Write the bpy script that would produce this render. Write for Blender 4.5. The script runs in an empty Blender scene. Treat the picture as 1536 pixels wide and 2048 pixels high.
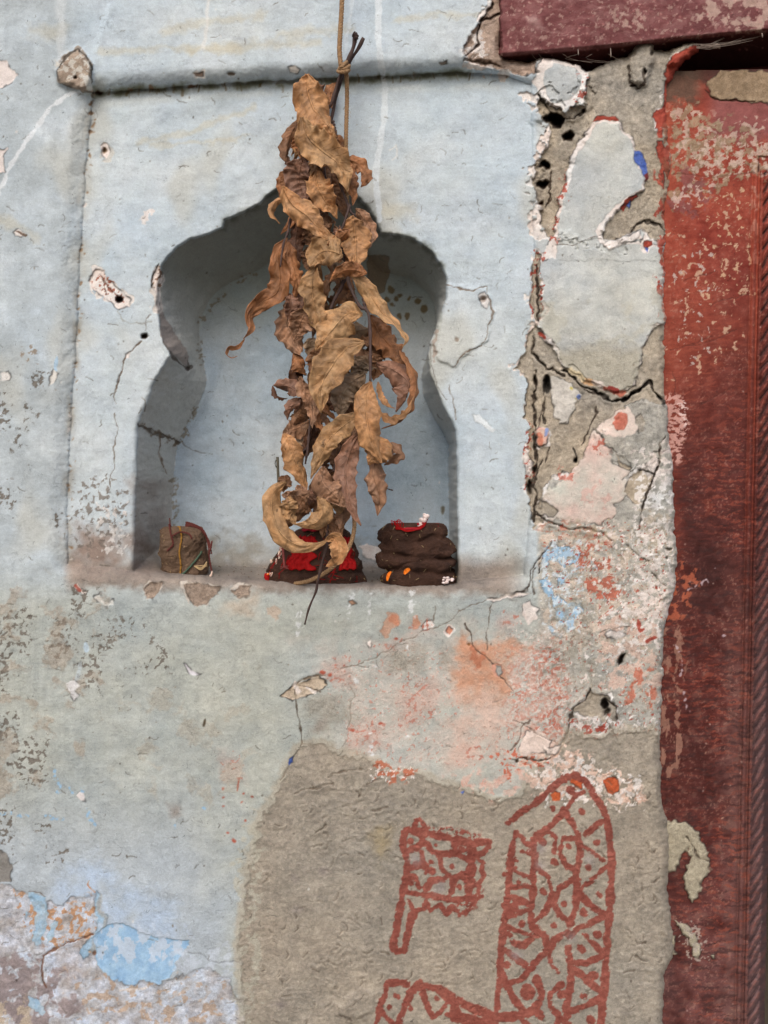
import bpy, math, random
import numpy as np
from mathutils import Vector, noise as mnoise

# ------------------------------------------------------------------ camera, light, exposure
sc = bpy.context.scene
COL = sc.collection
S = 0.0005          # metres per photo pixel on the wall plane
D = 0.74            # camera distance from the wall plane
ZC = 1.40           # camera height
W0, H0 = 1536, 2048

cam_d = bpy.data.cameras.new('camera')
cam = bpy.data.objects.new('camera', cam_d)
COL.objects.link(cam)
cam.location = (0, -D, ZC)
cam.rotation_euler = (math.radians(90), 0, 0)
cam_d.sensor_fit = 'VERTICAL'
cam_d.sensor_height = 36
cam_d.lens = 36 / 2 / (H0 * S / 2 / D)
cam_d.clip_start = 0.01
cam_d.clip_end = 500
sc.camera = cam

world = bpy.data.worlds.new('World')
sc.world = world
world.use_nodes = True
wn = world.node_tree
wn.nodes.clear()
sky = wn.nodes.new('ShaderNodeTexSky')
sky.sky_type = 'NISHITA'
sky.sun_disc = False
sky.sun_elevation = math.radians(42)
sky.sun_rotation = math.radians(190)
sky.dust_density = 4.0
sky.air_density = 1.0
sky.ozone_density = 1.0
bg = wn.nodes.new('ShaderNodeBackground')
bg.inputs['Strength'].default_value = 0.15
wo = wn.nodes.new('ShaderNodeOutputWorld')
wn.links.new(sky.outputs[0], bg.inputs[0])
wn.links.new(bg.outputs[0], wo.inputs[0])

sun_d = bpy.data.lights.new('sun', 'SUN')
sun_d.energy = 0.62
sun_d.angle = math.radians(38)
sun_d.color = (1.0, 0.98, 0.95)
sun = bpy.data.objects.new('sun', sun_d)
COL.objects.link(sun)
el, az = math.radians(42), math.radians(190)
sdir = Vector((math.sin(az) * math.cos(el), math.cos(az) * math.cos(el), math.sin(el)))  # towards the sun
sun.rotation_euler = sdir.to_track_quat('Z', 'Y').to_euler()

sc.view_settings.view_transform = 'Standard'
sc.view_settings.look = 'None'
sc.view_settings.gamma = 1
sc.view_settings.exposure = 0.26
sc.view_settings.use_curve_mapping = False

STEP = 1.7          # grid step of the wall relief, in photo pixels

rnd = random.Random(7)

# ------------------------------------------------------------------ helpers
def unproj(u, v, d):
    k = (D + d) / D
    return (u - 768) * S * k, d, ZC + (1024 - v) * S * k

def P3(u, v, d):
    return Vector(unproj(u, v, d))

def lin(c):
    c = np.asarray(c, dtype=np.float32) / 255.0
    return np.where(c <= 0.04045, c / 12.92, ((c + 0.055) / 1.055) ** 2.4)

def tag(o, label=None, cat=None, group=None, kind=None):
    if label: o['label'] = label
    if cat: o['category'] = cat
    if group: o['group'] = group
    if kind: o['kind'] = kind
    return o

def empty(name, loc):
    o = bpy.data.objects.new(name, None)
    COL.objects.link(o)
    o.location = loc
    o.empty_display_size = 0.02
    return o

def link_mesh(name, me, mat, parent=None, smooth=True):
    o = bpy.data.objects.new(name, me)
    COL.objects.link(o)
    if mat: me.materials.append(mat)
    if smooth and len(me.polygons):
        me.polygons.foreach_set('use_smooth', np.ones(len(me.polygons), dtype=bool))
    if parent:
        o.parent = parent
        o.location = tuple(-x for x in parent.location)
    return o

def mesh_from(name, verts, faces, mat, parent=None, smooth=True):
    me = bpy.data.meshes.new(name)
    me.from_pydata([tuple(v) for v in verts], [], faces)
    me.update()
    return link_mesh(name, me, mat, parent, smooth)

def quad_mesh(name, co, quads):
    """fast numpy mesh of quads"""
    me = bpy.data.meshes.new(name)
    me.vertices.add(len(co))
    me.vertices.foreach_set('co', co.astype(np.float32).ravel())
    me.loops.add(len(quads) * 4)
    me.loops.foreach_set('vertex_index', quads.astype(np.int32).ravel())
    me.polygons.add(len(quads))
    me.polygons.foreach_set('loop_start', np.arange(len(quads), dtype=np.int32) * 4)
    me.update(calc_edges=True)
    return me

_perm = np.random.RandomState(5).permutation(256).astype(np.int32)
_perm = np.concatenate([_perm, _perm, _perm])
_ang = np.random.RandomState(6).rand(256) * 2 * np.pi
_gx = np.cos(_ang).astype(np.float32); _gy = np.sin(_ang).astype(np.float32)

def perlin(x, y, seed=0):
    x = x.astype(np.float32) + np.float32(seed * 17.13); y = y.astype(np.float32) + np.float32(seed * 9.71)
    xi = np.floor(x).astype(np.int32); yi = np.floor(y).astype(np.int32)
    xf = x - xi; yf = y - yi
    xi &= 255; yi &= 255
    u = xf * xf * xf * (xf * (xf * 6 - 15) + 10); v = yf * yf * yf * (yf * (yf * 6 - 15) + 10)
    def g(ix, iy, fx, fy):
        h = _perm[_perm[(ix & 255)] + (iy & 255)]
        return _gx[h] * fx + _gy[h] * fy
    a = g(xi, yi, xf, yf); b = g(xi + 1, yi, xf - 1, yf)
    c = g(xi, yi + 1, xf, yf - 1); d = g(xi + 1, yi + 1, xf - 1, yf - 1)
    return ((a + (b - a) * u) * (1 - v) + (c + (d - c) * u) * v) * 1.5

def sstep(a, b, x):
    t = np.clip((x - a) / (b - a), 0, 1)
    return t * t * (3 - 2 * t)

def sd_poly(px, py, poly):
    poly = np.asarray(poly, dtype=np.float32)
    n = len(poly)
    d2 = np.full(px.shape, 1e12, dtype=np.float32)
    inside = np.zeros(px.shape, dtype=bool)
    for i in range(n):
        ax, ay = poly[i]; bx, by = poly[(i + 1) % n]
        ex, ey = bx - ax, by - ay
        L = ex * ex + ey * ey
        if L == 0: continue
        wx = px - ax; wy = py - ay
        t = np.clip((wx * ex + wy * ey) / L, 0, 1)
        d2 = np.minimum(d2, (wx - ex * t) ** 2 + (wy - ey * t) ** 2)
        c = (ay > py) != (by > py)
        if ey != 0:
            inside ^= c & (px < ex * (py - ay) / ey + ax)
    d = np.sqrt(d2)
    return np.where(inside, -d, d)

def sd_line(px, py, pts):
    d2 = np.full(px.shape, 1e12, dtype=np.float32)
    for (ax, ay), (bx, by) in zip(pts[:-1], pts[1:]):
        ex, ey = bx - ax, by - ay
        L = ex * ex + ey * ey + 1e-9
        wx = px - ax; wy = py - ay
        t = np.clip((wx * ex + wy * ey) / L, 0, 1)
        d2 = np.minimum(d2, (wx - ex * t) ** 2 + (wy - ey * t) ** 2)
    return np.sqrt(d2)

def crom(pts, n):
    """Catmull-Rom through points, n samples"""
    p = np.asarray(pts, dtype=float)
    if len(p) == 2:
        t = np.linspace(0, 1, n)[:, None]
        return p[0] * (1 - t) + p[1] * t
    seg = np.linalg.norm(np.diff(p[:, :2], axis=0), axis=1) + 1e-6
    cum = np.concatenate([[0], np.cumsum(seg)])
    q = np.vstack([2 * p[0] - p[1], p, 2 * p[-1] - p[-2]])
    out = []
    for s in np.linspace(0, cum[-1], n):
        i = min(int(np.searchsorted(cum, s, side='right') - 1), len(seg) - 1)
        t = (s - cum[i]) / seg[i]
        a, b, c, d = q[i], q[i + 1], q[i + 2], q[i + 3]
        out.append(0.5 * ((2 * b) + (-a + c) * t + (2 * a - 5 * b + 4 * c - d) * t * t + (-a + 3 * b - 3 * c + d) * t ** 3))
    return np.array(out)

class Field:
    """a relief sheet: depth, colour and surface attributes over a grid"""
    def __init__(s, us, vs, seed):
        s.us, s.vs = np.asarray(us, np.float32), np.asarray(vs, np.float32)
        s.U, s.V = np.meshgrid(s.us, s.vs)
        s.seed = seed
        s.d = np.zeros_like(s.U)
        s.C = np.zeros(s.U.shape + (3,), np.float32)
        s.R = np.full(s.U.shape, 0.3, np.float32)      # grain amount
        s.B = np.full(s.U.shape, 0.5, np.float32)      # brush-stroke amount
        s.wx = perlin(s.U / 7, s.V / 7, seed + 1) * .5 + perlin(s.U / 17, s.V / 17, seed + 2) * .9 + perlin(s.U / 50, s.V / 50, seed + 3) * 1.2
        s.wy = perlin(s.U / 7, s.V / 7, seed + 4) * .5 + perlin(s.U / 17, s.V / 17, seed + 5) * .9 + perlin(s.U / 50, s.V / 50, seed + 6) * 1.2
    def n(s, sx, sy=None, seed=0, oct=3, warp=0, sl=None):
        sy = sy or sx
        U, V = (s.U, s.V) if sl is None else (s.U[sl], s.V[sl])
        if warp:
            wx, wy = (s.wx, s.wy) if sl is None else (s.wx[sl], s.wy[sl])
            U = U + wx * warp; V = V + wy * warp
        o = 0; a = 1
        for k in range(oct):
            o = o + a * perlin(U / sx * 2 ** k, V / sy * 2 ** k, s.seed + seed + k * 3)
            a *= .55
        return o
    def win(s, pts, pad):
        p = np.asarray([q[:2] for q in pts], float)
        x0, y0 = p.min(0) - pad; x1, y1 = p.max(0) + pad
        a = np.searchsorted(s.us, x0); b = np.searchsorted(s.us, x1)
        c = np.searchsorted(s.vs, y0); d = np.searchsorted(s.vs, y1)
        return (slice(c, d), slice(a, b))
    def sd(s, poly, amp=4, pad=40):
        sl = s.win(poly, pad)
        return sl, sd_poly(s.U[sl] + s.wx[sl] * amp, s.V[sl] + s.wy[sl] * amp, poly)
    def ln(s, pts, amp=3, pad=30):
        sl = s.win(pts, pad)
        return sl, sd_line(s.U[sl] + s.wx[sl] * amp, s.V[sl] + s.wy[sl] * amp, pts)
    def mix(s, sl, m, col, rough=None, brush=None):
        if m.size == 0: return
        c = col[sl] if isinstance(col, np.ndarray) and col.ndim == 3 else np.asarray(col, np.float32)
        s.C[sl] += (c - s.C[sl]) * m[..., None]
        if rough is not None: s.R[sl] += (rough - s.R[sl]) * m
        if brush is not None: s.B[sl] += (brush - s.B[sl]) * m
    def chip(s, poly, col, dep=0.0, halo=None, hw=8, amp=4, rough=None, brush=0.1, soft=1.6, hdep=None, edge=0.45, op=1.0):
        sl, q = s.sd(poly, amp)
        if q.size == 0: return sl, q
        if halo is not None:
            hn = hw * (0.6 + 1.9 * s.n(44, seed=71, oct=3, sl=sl))
            mh = np.clip(.5 - (q - hn) / soft, 0, 1) * np.where(q > -1.5, sstep(-.6, -.3, s.n(16, seed=73, oct=3, sl=sl)), 1)
            s.mix(sl, mh, halo, .25, .1)
            s.d[sl] += (dep * .35 if hdep is None else hdep) * mh
        m = np.clip(.5 - q / soft, 0, 1)
        s.mix(sl, m * op, col, rough, brush)
        s.d[sl] += dep * sstep(2.0, -4.0, q)
        if edge:
            e = np.exp(-(q / 1.6) ** 2) * edge * np.clip(.6 + 1.5 * s.n(23, seed=41, oct=2, sl=sl), 0, 1)
            s.C[sl] *= (1 - e)[..., None]
        return sl, q
    def spots(s, poly, col, thr, scale=14, soft=.06, amp=8, fall=25, seed=0, op=1.0, rough=None, dep=0.0, sy=None, warp=3):
        """ragged flecks of col inside a soft-edged region"""
        sl, q = s.sd(poly, amp, pad=fall + 10)
        if q.size == 0: return
        reg = np.clip(-q / fall, -1, 1)
        nn = s.n(scale, sy, seed=seed + 90, oct=4, warp=warp, sl=sl)
        m = sstep(thr - soft, thr + soft, nn + .45 * np.minimum(reg, .6) - .25) * np.clip(1 - q / fall, 0, 1)
        s.mix(sl, m * op, col, rough)
        s.d[sl] += dep * m
    def wash(s, poly, col, op=.5, fall=40, amp=14, rough=None, brush=None, nz=60, ns=1.0):
        sl, q = s.sd(poly, amp, pad=fall + 10)
        if q.size == 0: return
        m = sstep(fall, -fall, q) * op * np.clip(1 + ns * s.n(nz, seed=55, oct=3, sl=sl), 0, 1.3)
        s.mix(sl, np.clip(m, 0, 1), col, rough, brush)
    def crack(s, pts, w=1.6, dep=.002, amp=2.5, col=(42, 38, 34), op=.9, lip=0.0):
        sl, q = s.ln(pts, amp)
        if q.size == 0: return
        ww = w * .55 * np.clip(.9 + 1.5 * s.n(26, seed=33, oct=2, sl=sl), .05, 2.2)
        m = np.clip(1 - (q - ww) / 1.1, 0, 1) * np.clip(1 + s.n(11, seed=35, oct=1, sl=sl), .5, 1)
        s.mix(sl, m * op, col)
        s.d[sl] += dep * .55 * np.clip(1 - q / (ww + 2), 0, 1)
        if lip: s.d[sl] -= .45 * lip * np.exp(-((q - ww - 4) / 4) ** 2)
    def line(s, pts, w, col, op=1, amp=2, soft=2, dry=0, brk=0, sc=30):
        sl, q = s.ln(pts, amp, pad=w + 12)
        if q.size == 0: return
        ww = w
        if brk: ww = w * np.clip(1 + brk * s.n(sc, seed=61, oct=2, sl=sl), -.3, 2)
        m = np.clip(.5 - (q - ww) / soft, 0, 1)
        if dry: m = m * sstep(-.1, .35, s.n(9, seed=62, oct=2, sl=sl) + dry)
        s.mix(sl, m * op, col)
    def hole(s, x, y, rx, ry=None, dep=.012, col=(30, 24, 20), amp=2.5, ang=0):
        ry = ry or rx
        a = np.linspace(0, 2 * np.pi, 14, endpoint=False)
        ca, sa = math.cos(ang), math.sin(ang)
        poly = [(x + rx * math.cos(t) * ca - ry * math.sin(t) * sa, y + rx * math.cos(t) * sa + ry * math.sin(t) * ca) for t in a]
        sl, q = s.sd(poly, amp, pad=14)
        if q.size == 0: return
        s.mix(sl, np.clip(.5 - (q + 1) / 3, 0, 1) * .9, col)
        s.d[sl] += dep * sstep(2, -max(4, min(rx, ry)), q)
    def bump(s, poly, dep, fall=10, amp=5):
        sl, q = s.sd(poly, amp, pad=fall + 10)
        s.d[sl] += dep * sstep(fall, -fall, q)
    def build(s, name, mat, parent, keep):
        """keep: bool per quad"""
        ny, nx = s.U.shape
        X, Y, Z = unproj(s.U, s.V, s.d)
        co = np.stack([X, Y, Z], -1).reshape(-1, 3)
        idx = np.arange(ny * nx).reshape(ny, nx)
        q = np.stack([idx[1:, :-1], idx[1:, 1:], idx[:-1, 1:], idx[:-1, :-1]], -1)[keep]
        used = np.zeros(ny * nx, bool); used[q.ravel()] = True
        rm = np.cumsum(used) - 1
        me = quad_mesh(name, co[used], rm[q])
        c = lin(np.clip(s.C, 0, 255)).reshape(-1, 3)[used]
        ca = me.color_attributes.new('Tint', 'FLOAT_COLOR', 'POINT')
        ca.data.foreach_set('color', np.concatenate([c, np.ones((len(c), 1), np.float32)], 1).astype(np.float32).ravel())
        aux = np.stack([s.R.ravel()[used], s.B.ravel()[used], np.zeros(used.sum()), np.ones(used.sum())], 1)
        ca = me.color_attributes.new('Surface', 'FLOAT_COLOR', 'POINT')
        ca.data.foreach_set('color', aux.astype(np.float32).ravel())
        return link_mesh(name, me, mat, parent)

# ------------------------------------------------------------------ materials
def newmat(name):
    m = bpy.data.materials.new(name)
    m.use_nodes = True
    nt = m.node_tree
    b = nt.nodes['Principled BSDF']
    return m, nt, b

def nd(nt, t, **kw):
    n = nt.nodes.new(t)
    for k, v in kw.items():
        if k in n.inputs: n.inputs[k].default_value = v
        else: setattr(n, k, v)
    return n

def mathn(nt, op, a, b=None, c=None):
    n = nt.nodes.new('ShaderNodeMath'); n.operation = op
    for i, x in enumerate((a, b, c)):
        if x is None: continue
        if isinstance(x, (int, float)): n.inputs[i].default_value = x
        else: nt.links.new(x, n.inputs[i])
    return n.outputs[0]

def mapr(nt, x, a, b, c, d):
    n = nt.nodes.new('ShaderNodeMapRange')
    nt.links.new(x, n.inputs['Value'])
    for k, v in (('From Min', a), ('From Max', b), ('To Min', c), ('To Max', d)): n.inputs[k].default_value = v
    return n.outputs[0]

def noise_node(nt, vec, scale, detail=4, rough=.55, dist=0.0):
    n = nt.nodes.new('ShaderNodeTexNoise')
    n.inputs['Scale'].default_value = scale
    n.inputs['Detail'].default_value = detail
    n.inputs['Roughness'].default_value = rough
    n.inputs['Distortion'].default_value = dist
    nt.links.new(vec, n.inputs['Vector'])
    return n.outputs['Fac']

def relief_material(name, rough, spec, grain=1.0, sat=1.0):
    m, nt, b = newmat(name)
    L = nt.links
    tc = nd(nt, 'ShaderNodeTexCoord').outputs['Object']
    tint = nd(nt, 'ShaderNodeAttribute', attribute_name='Tint').outputs['Color']
    surf = nd(nt, 'ShaderNodeAttribute', attribute_name='Surface').outputs['Color']
    sep = nd(nt, 'ShaderNodeSeparateColor'); L.new(surf, sep.inputs[0])
    R, B = sep.outputs[0], sep.outputs[1]
    # horizontal brush streaks
    mp = nd(nt, 'ShaderNodeMapping'); L.new(tc, mp.inputs[0]); mp.inputs['Scale'].default_value = (1, 1, 7)
    mp.inputs['Rotation'].default_value = (0, .06, 0)
    streak = noise_node(nt, mp.outputs[0], 60, 5, .62, .4)
    fine = noise_node(nt, tc, 420, 4, .65, .6)
    mid = noise_node(nt, tc, 95, 5, .6, .8)
    big = noise_node(nt, tc, 14, 3, .5)
    s1 = mathn(nt, 'MULTIPLY', mapr(nt, streak, .3, .7, -.042, .042), B)
    s2 = mapr(nt, fine, .3, .7, -.07, .07)
    s3 = mathn(nt, 'MULTIPLY', mapr(nt, mid, .3, .7, -.12, .12), mathn(nt, 'ADD', R, .25))
    s4 = mapr(nt, big, .3, .7, -.03, .03)
    tot = mathn(nt, 'ADD', mathn(nt, 'ADD', s1, s2), mathn(nt, 'ADD', s3, s4))
    val = mathn(nt, 'ADD', tot, 1.0)
    gr = noise_node(nt, tc, 1100, 2, .6)
    tot = mathn(nt, 'ADD', tot, mathn(nt, 'MULTIPLY', mapr(nt, gr, .3, .7, -.16, .16), mathn(nt, 'ADD', R, .3)))
    val = mathn(nt, 'ADD', tot, 1.0)
    # small dark flecks of dirt
    fl = noise_node(nt, tc, 230, 2, .5, 1.5)
    flm = mapr(nt, fl, .70, .76, 0, .45)
    val = mathn(nt, 'MULTIPLY', val, mathn(nt, 'SUBTRACT', 1.0, flm))
    # short curled scratches and hairline wrinkles, gathered in patches
    w1 = noise_node(nt, tc, 120, 3, .55, 1.6)
    ln_ = mapr(nt, mathn(nt, 'ABSOLUTE', mathn(nt, 'SUBTRACT', w1, .5)), .0, .016, 1, 0)
    pm = noise_node(nt, tc, 38, 3, .6, .3)
    pmk = mapr(nt, mathn(nt, 'ADD', pm, mathn(nt, 'MULTIPLY', R, .22)), .56, .70, 0, 1)
    w2 = noise_node(nt, tc, 260, 2, .5, 2.0)
    ln2 = mapr(nt, mathn(nt, 'ABSOLUTE', mathn(nt, 'SUBTRACT', w2, .5)), .0, .02, 1, 0)
    pm2 = noise_node(nt, tc, 75, 3, .6, .3)
    pmk2 = mapr(nt, mathn(nt, 'ADD', pm2, mathn(nt, 'MULTIPLY', R, .18)), .58, .70, 0, 1)
    worm = mathn(nt, 'MAXIMUM', mathn(nt, 'MULTIPLY', ln_, pmk), mathn(nt, 'MULTIPLY', mathn(nt, 'MULTIPLY', ln2, pmk2), .8))
    val = mathn(nt, 'MULTIPLY', val, mathn(nt, 'SUBTRACT', 1.0, mathn(nt, 'MULTIPLY', worm, .22)))
    # pale grains
    pg = noise_node(nt, tc, 520, 1, .5, .5)
    val = mathn(nt, 'ADD', val, mathn(nt, 'MULTIPLY', mapr(nt, pg, .68, .74, 0, .22), mathn(nt, 'ADD', R, .15)))
    vm = nd(nt, 'ShaderNodeVectorMath', operation='SCALE'); L.new(tint, vm.inputs[0]); L.new(val, vm.inputs['Scale'])
    L.new(vm.outputs[0], b.inputs['Base Color'])
    b.inputs['Roughness'].default_value = rough
    b.inputs['Specular IOR Level'].default_value = spec
    # relief: ridged wrinkles plus grain
    rid = noise_node(nt, tc, 150, 4, .6, 1.2)
    rid = mathn(nt, 'ABSOLUTE', mathn(nt, 'SUBTRACT', rid, .5))
    rid = mathn(nt, 'POWER', mathn(nt, 'MULTIPLY', rid, 4), .6)
    h = mathn(nt, 'MULTIPLY', rid, mathn(nt, 'MULTIPLY', R, .55))
    h = mathn(nt, 'ADD', h, mathn(nt, 'MULTIPLY', fine, mathn(nt, 'ADD', mathn(nt, 'MULTIPLY', R, .45), .16)))
    h = mathn(nt, 'ADD', h, mathn(nt, 'MULTIPLY', mid, mathn(nt, 'ADD', mathn(nt, 'MULTIPLY', R, .9), .05)))
    h = mathn(nt, 'ADD', h, mathn(nt, 'MULTIPLY', streak, mathn(nt, 'MULTIPLY', B, .10)))
    h = mathn(nt, 'SUBTRACT', h, mathn(nt, 'MULTIPLY', worm, mathn(nt, 'ADD', mathn(nt, 'MULTIPLY', R, .5), .12)))
    h = mathn(nt, 'ADD', h, mathn(nt, 'MULTIPLY', gr, mathn(nt, 'MULTIPLY', R, .35)))
    bp = nd(nt, 'ShaderNodeBump'); bp.inputs['Strength'].default_value = .62 * grain
    bp.inputs['Distance'].default_value = .0022
    L.new(h, bp.inputs['Height'])
    L.new(bp.outputs[0], b.inputs['Normal'])
    return m

def plain_material(name, col, rough=.8, var=.25, scale=120, bump=.5, spec=.3, dist=.001, col2=None, detail=5):
    m, nt, b = newmat(name)
    tc = nd(nt, 'ShaderNodeTexCoord').outputs['Object']
    f = noise_node(nt, tc, scale, detail, .62, .4)
    c1 = lin(col); c2 = lin(col2) if col2 is not None else c1 * (1 + var)
    c1 = c1 if col2 is not None else c1 * (1 - var)
    r = nd(nt, 'ShaderNodeValToRGB')
    r.color_ramp.elements[0].position = .3; r.color_ramp.elements[1].position = .7
    r.color_ramp.elements[0].color = (*[float(x) for x in c1], 1)
    r.color_ramp.elements[1].color = (*[float(min(1, x)) for x in c2], 1)
    nt.links.new(f, r.inputs[0]); nt.links.new(r.outputs[0], b.inputs['Base Color'])
    b.inputs['Roughness'].default_value = rough
    b.inputs['Specular IOR Level'].default_value = spec
    bp = nd(nt, 'ShaderNodeBump'); bp.inputs['Strength'].default_value = bump; bp.inputs['Distance'].default_value = dist
    nt.links.new(f, bp.inputs['Height']); nt.links.new(bp.outputs[0], b.inputs['Normal'])
    return m

M_wall = relief_material('lime_washed_plaster', .9, .25)
M_jamb = relief_material('red_oxide_paint', .72, .22, grain=.8)
M_dark = plain_material('dark_interior', (30, 28, 26), .95, .2, 8)  # near-black base colour stands in for the darkness of the unlit room

# ------------------------------------------------------------------ wall relief
def axis(lo, fine0, fine1, hi, step):
    a = list(np.arange(fine0, fine1 + .1, step))
    x, st, left = fine0, step, []
    while x > lo:
        st *= 1.25; x -= st; left.append(max(x, lo))
    x, st, right = fine1, step, []
    while x < hi:
        st *= 1.25; x += st; right.append(min(x, hi))
    return np.array(left[::-1] + a + right)

ZG = 1024 + ZC / S            # row where the wall meets the ground
wall = Field(axis(-3600, -24, 1424, 1430, STEP), axis(-3200, -24, 2072, ZG + 60, STEP), 1)
U, V = wall.U, wall.V
ONES = np.ones_like(U)

KEEP = [(-9000, -9000), (1045, -9000), (1040, -20), (1036, 8), (1018, 45), (1004, 70), (1003, 100), (1012, 118), (1055, 119), (1070, 114), (1095, 114), (1135, 124),
        (1160, 131), (1175, 142), (1198, 132), (1221, 120), (1257, 107), (1268, 92), (1277, 79), (1291, 74), (1307, 86), (1309, 98),
        (1341, 95), (1374, 85), (1394, 82), (1402, 92), (1396, 106), (1357, 136), (1336, 170), (1335, 200), (1337, 233), (1344, 333), (1333, 400),
        (1331, 500), (1331, 650), (1330, 760), (1337, 830), (1343, 900), (1348, 980), (1352, 1060), (1357, 1120), (1353, 1180), (1335, 1240),
        (1328, 1290), (1325, 1400), (1322, 1500), (1326, 1600), (1338, 1650), (1342, 1700), (1338, 1790), (1346, 1870), (1348, 1915), (1332, 1940), (1328, 2000),
        (1330, 2060), (1335, 12000), (-9000, 12000)]
sl_all = (slice(None), slice(None))
qk = sd_poly(U + wall.wx * 3.0, V + wall.wy * 3.0, KEEP)

# recessed panel round the niche
PANEL = [(186, 186), (300, 178), (450, 166), (600, 158), (760, 152), (930, 143), (1010, 150), (1062, 170), (1066, 400), (1066, 700), (1062, 900), (1058, 1060), (1045, 1150),
         (900, 1166), (600, 1160), (400, 1150), (250, 1140), (136, 1128), (134, 1000), (142, 850), (152, 700), (160, 520), (172, 330)]
DPAN = 0.017
def rise(q, w):       # rounded lip then a hard inner corner
    t = np.clip(1 - q / w, 0, 1)
    return 1 - np.sqrt(np.clip(1 - t ** 2.2, 0, 1))
qp = sd_poly(U + wall.wx * 1.6, V + wall.wy * 1.6, PANEL)
# lip widths change round the panel
topw, leftw, botw, rightw = 36, 42, 30, 52
wgt_top = sstep(210, 150, V); wgt_bot = sstep(1110, 1150, V); wgt_right = sstep(1000, 1060, U)
lipw = leftw + (topw - leftw) * wgt_top
lipw = lipw + (botw - lipw) * wgt_bot
lipw = lipw + (rightw - lipw) * wgt_right * (1 - wgt_top)
# above v=200 the right end of the moulding dies out in broken plaster
fade = 1 - .55 * sstep(1000, 1060, U) * (1 - wgt_bot)
rec = np.where(qp <= 0, 1.0, rise(qp, lipw))
left_shallow = .62 + .38 * sstep(150, 620, U) * 1.0
left_shallow = np.maximum(left_shallow, sstep(330, 170, V) * .9)
rec_soft = sstep(lipw, 0, qp)
rec = rec + (rec_soft - rec) * sstep(300, 180, U) * sstep(190, 260, V) * .45
wall.d += DPAN * (rec * fade) * left_shallow
# the moulding above the panel stands forward
wall.d -= 0.003 * sstep(176, 140, V + (U - 186) * .052) * sstep(165, 200, U) * sstep(1080, 960, U)
# soft hand-made unevenness
wall.d += .0032 * wall.n(420, seed=10, oct=2) + .0013 * wall.n(120, seed=11, oct=3) + .00035 * wall.n(30, seed=12, oct=3)

# ---- niche
FRONT = [(268, 1142), (271, 1050), (274, 960), (275, 887), (277, 852), (284, 832), (296, 805), (303, 779), (316, 753), (332, 728), (343, 712), (337, 694), (328, 679), (319, 638), (316, 609),
         (318, 565), (325, 533), (337, 515), (357, 495), (381, 480), (422, 468), (445, 457), (450, 441), (489, 426), (521, 408), (533, 392), (556, 377), (592, 352), (640, 330),
         (690, 362), (715, 395), (735, 413), (750, 440), (763, 468), (793, 470), (830, 480), (860, 503), (883, 533), (892, 560), (890, 600), (877, 643), (860, 683),
         (855, 710), (858, 747), (870, 773), (883, 807), (900, 838), (911, 862), (914, 950), (915, 1060), (915, 1168), (800, 1170), (650, 1166), (500, 1160), (380, 1152)]
BACK = [(336, 1126), (342, 1050), (347, 960), (352, 905), (359, 881), (378, 843), (398, 808), (409, 782), (413, 764), (409, 735), (404, 706), (398, 668), (400, 641), (407, 624), (422, 594), (445, 574),
        (474, 559), (504, 547), (540, 525), (580, 500), (640, 470), (700, 492), (740, 515), (765, 545), (800, 551), (824, 560), (848, 578), (866, 602), (873, 628), (872, 655), (860, 700),
        (845, 735), (843, 755), (846, 785), (856, 812), (872, 840), (888, 868), (897, 890), (898, 1000), (899, 1136), (780, 1140), (560, 1136), (430, 1130)]
DN = 0.118
qf = sd_poly(U + wall.wx * 1.3, V + wall.wy * 1.3, FRONT)
qb = sd_poly(U + wall.wx * 1.0, V + wall.wy * 1.0, BACK)
inside = qf < 0
df = np.maximum(-qf, 0); db = np.maximum(qb, 0)
t = np.where(inside, df / (df + db + 1e-6), 0)
t = np.where(qb <= 0, 1, t)
# quarter-round lip on the wall side
LR = 6.5 + 11 * sstep(1120, 1160, V) + 5 * sstep(330, 300, U) * sstep(700, 800, V)
lipq = np.clip(1 - qf / LR, 0, 1)
lip_d = .0065 * (1 - np.sqrt(np.clip(1 - lipq ** 2, 0, 1)))
nd_ = .0065 + (DN - .0065) * (t ** 1.02)
# coved corner between the sides and the back
nd_ = nd_ - .006 * np.exp(-((qb) / 16) ** 2) * (t > .3)
wall.d += np.where(inside, nd_, lip_d)
wall.d += np.where(inside, .0014 * wall.n(70, seed=14, oct=3), 0)

# edge of the plaster against the door frame: rolls back behind it
e = np.clip(-qk / 20, 0, 1)
wall.d += np.where(U > 990, .020 * (1 - np.sqrt(np.clip(1 - (1 - e) ** 2.4, 0, 1))) + .035 * sstep(-3, 1.0, qk), 0)
# where the mud rolls proud along the jamb, low down
sl_, q_ = wall.ln([(1290, 1560), (1300, 1700), (1302, 1850), (1300, 2060)], 4, pad=90)
wall.d[sl_] -= .004 * np.exp(-(q_ / 45) ** 2)

# ------------------------------------------------------------------ wall colours
def tex(base, var, *spec):
    """base colour with noise-driven shifts: spec = (noise, colour delta)"""
    a = np.zeros(U.shape + (3,), np.float32) + np.asarray(base, np.float32)
    for nz, delta in spec:
        a += nz[..., None] * np.asarray(delta, np.float32)
    return a

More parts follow.
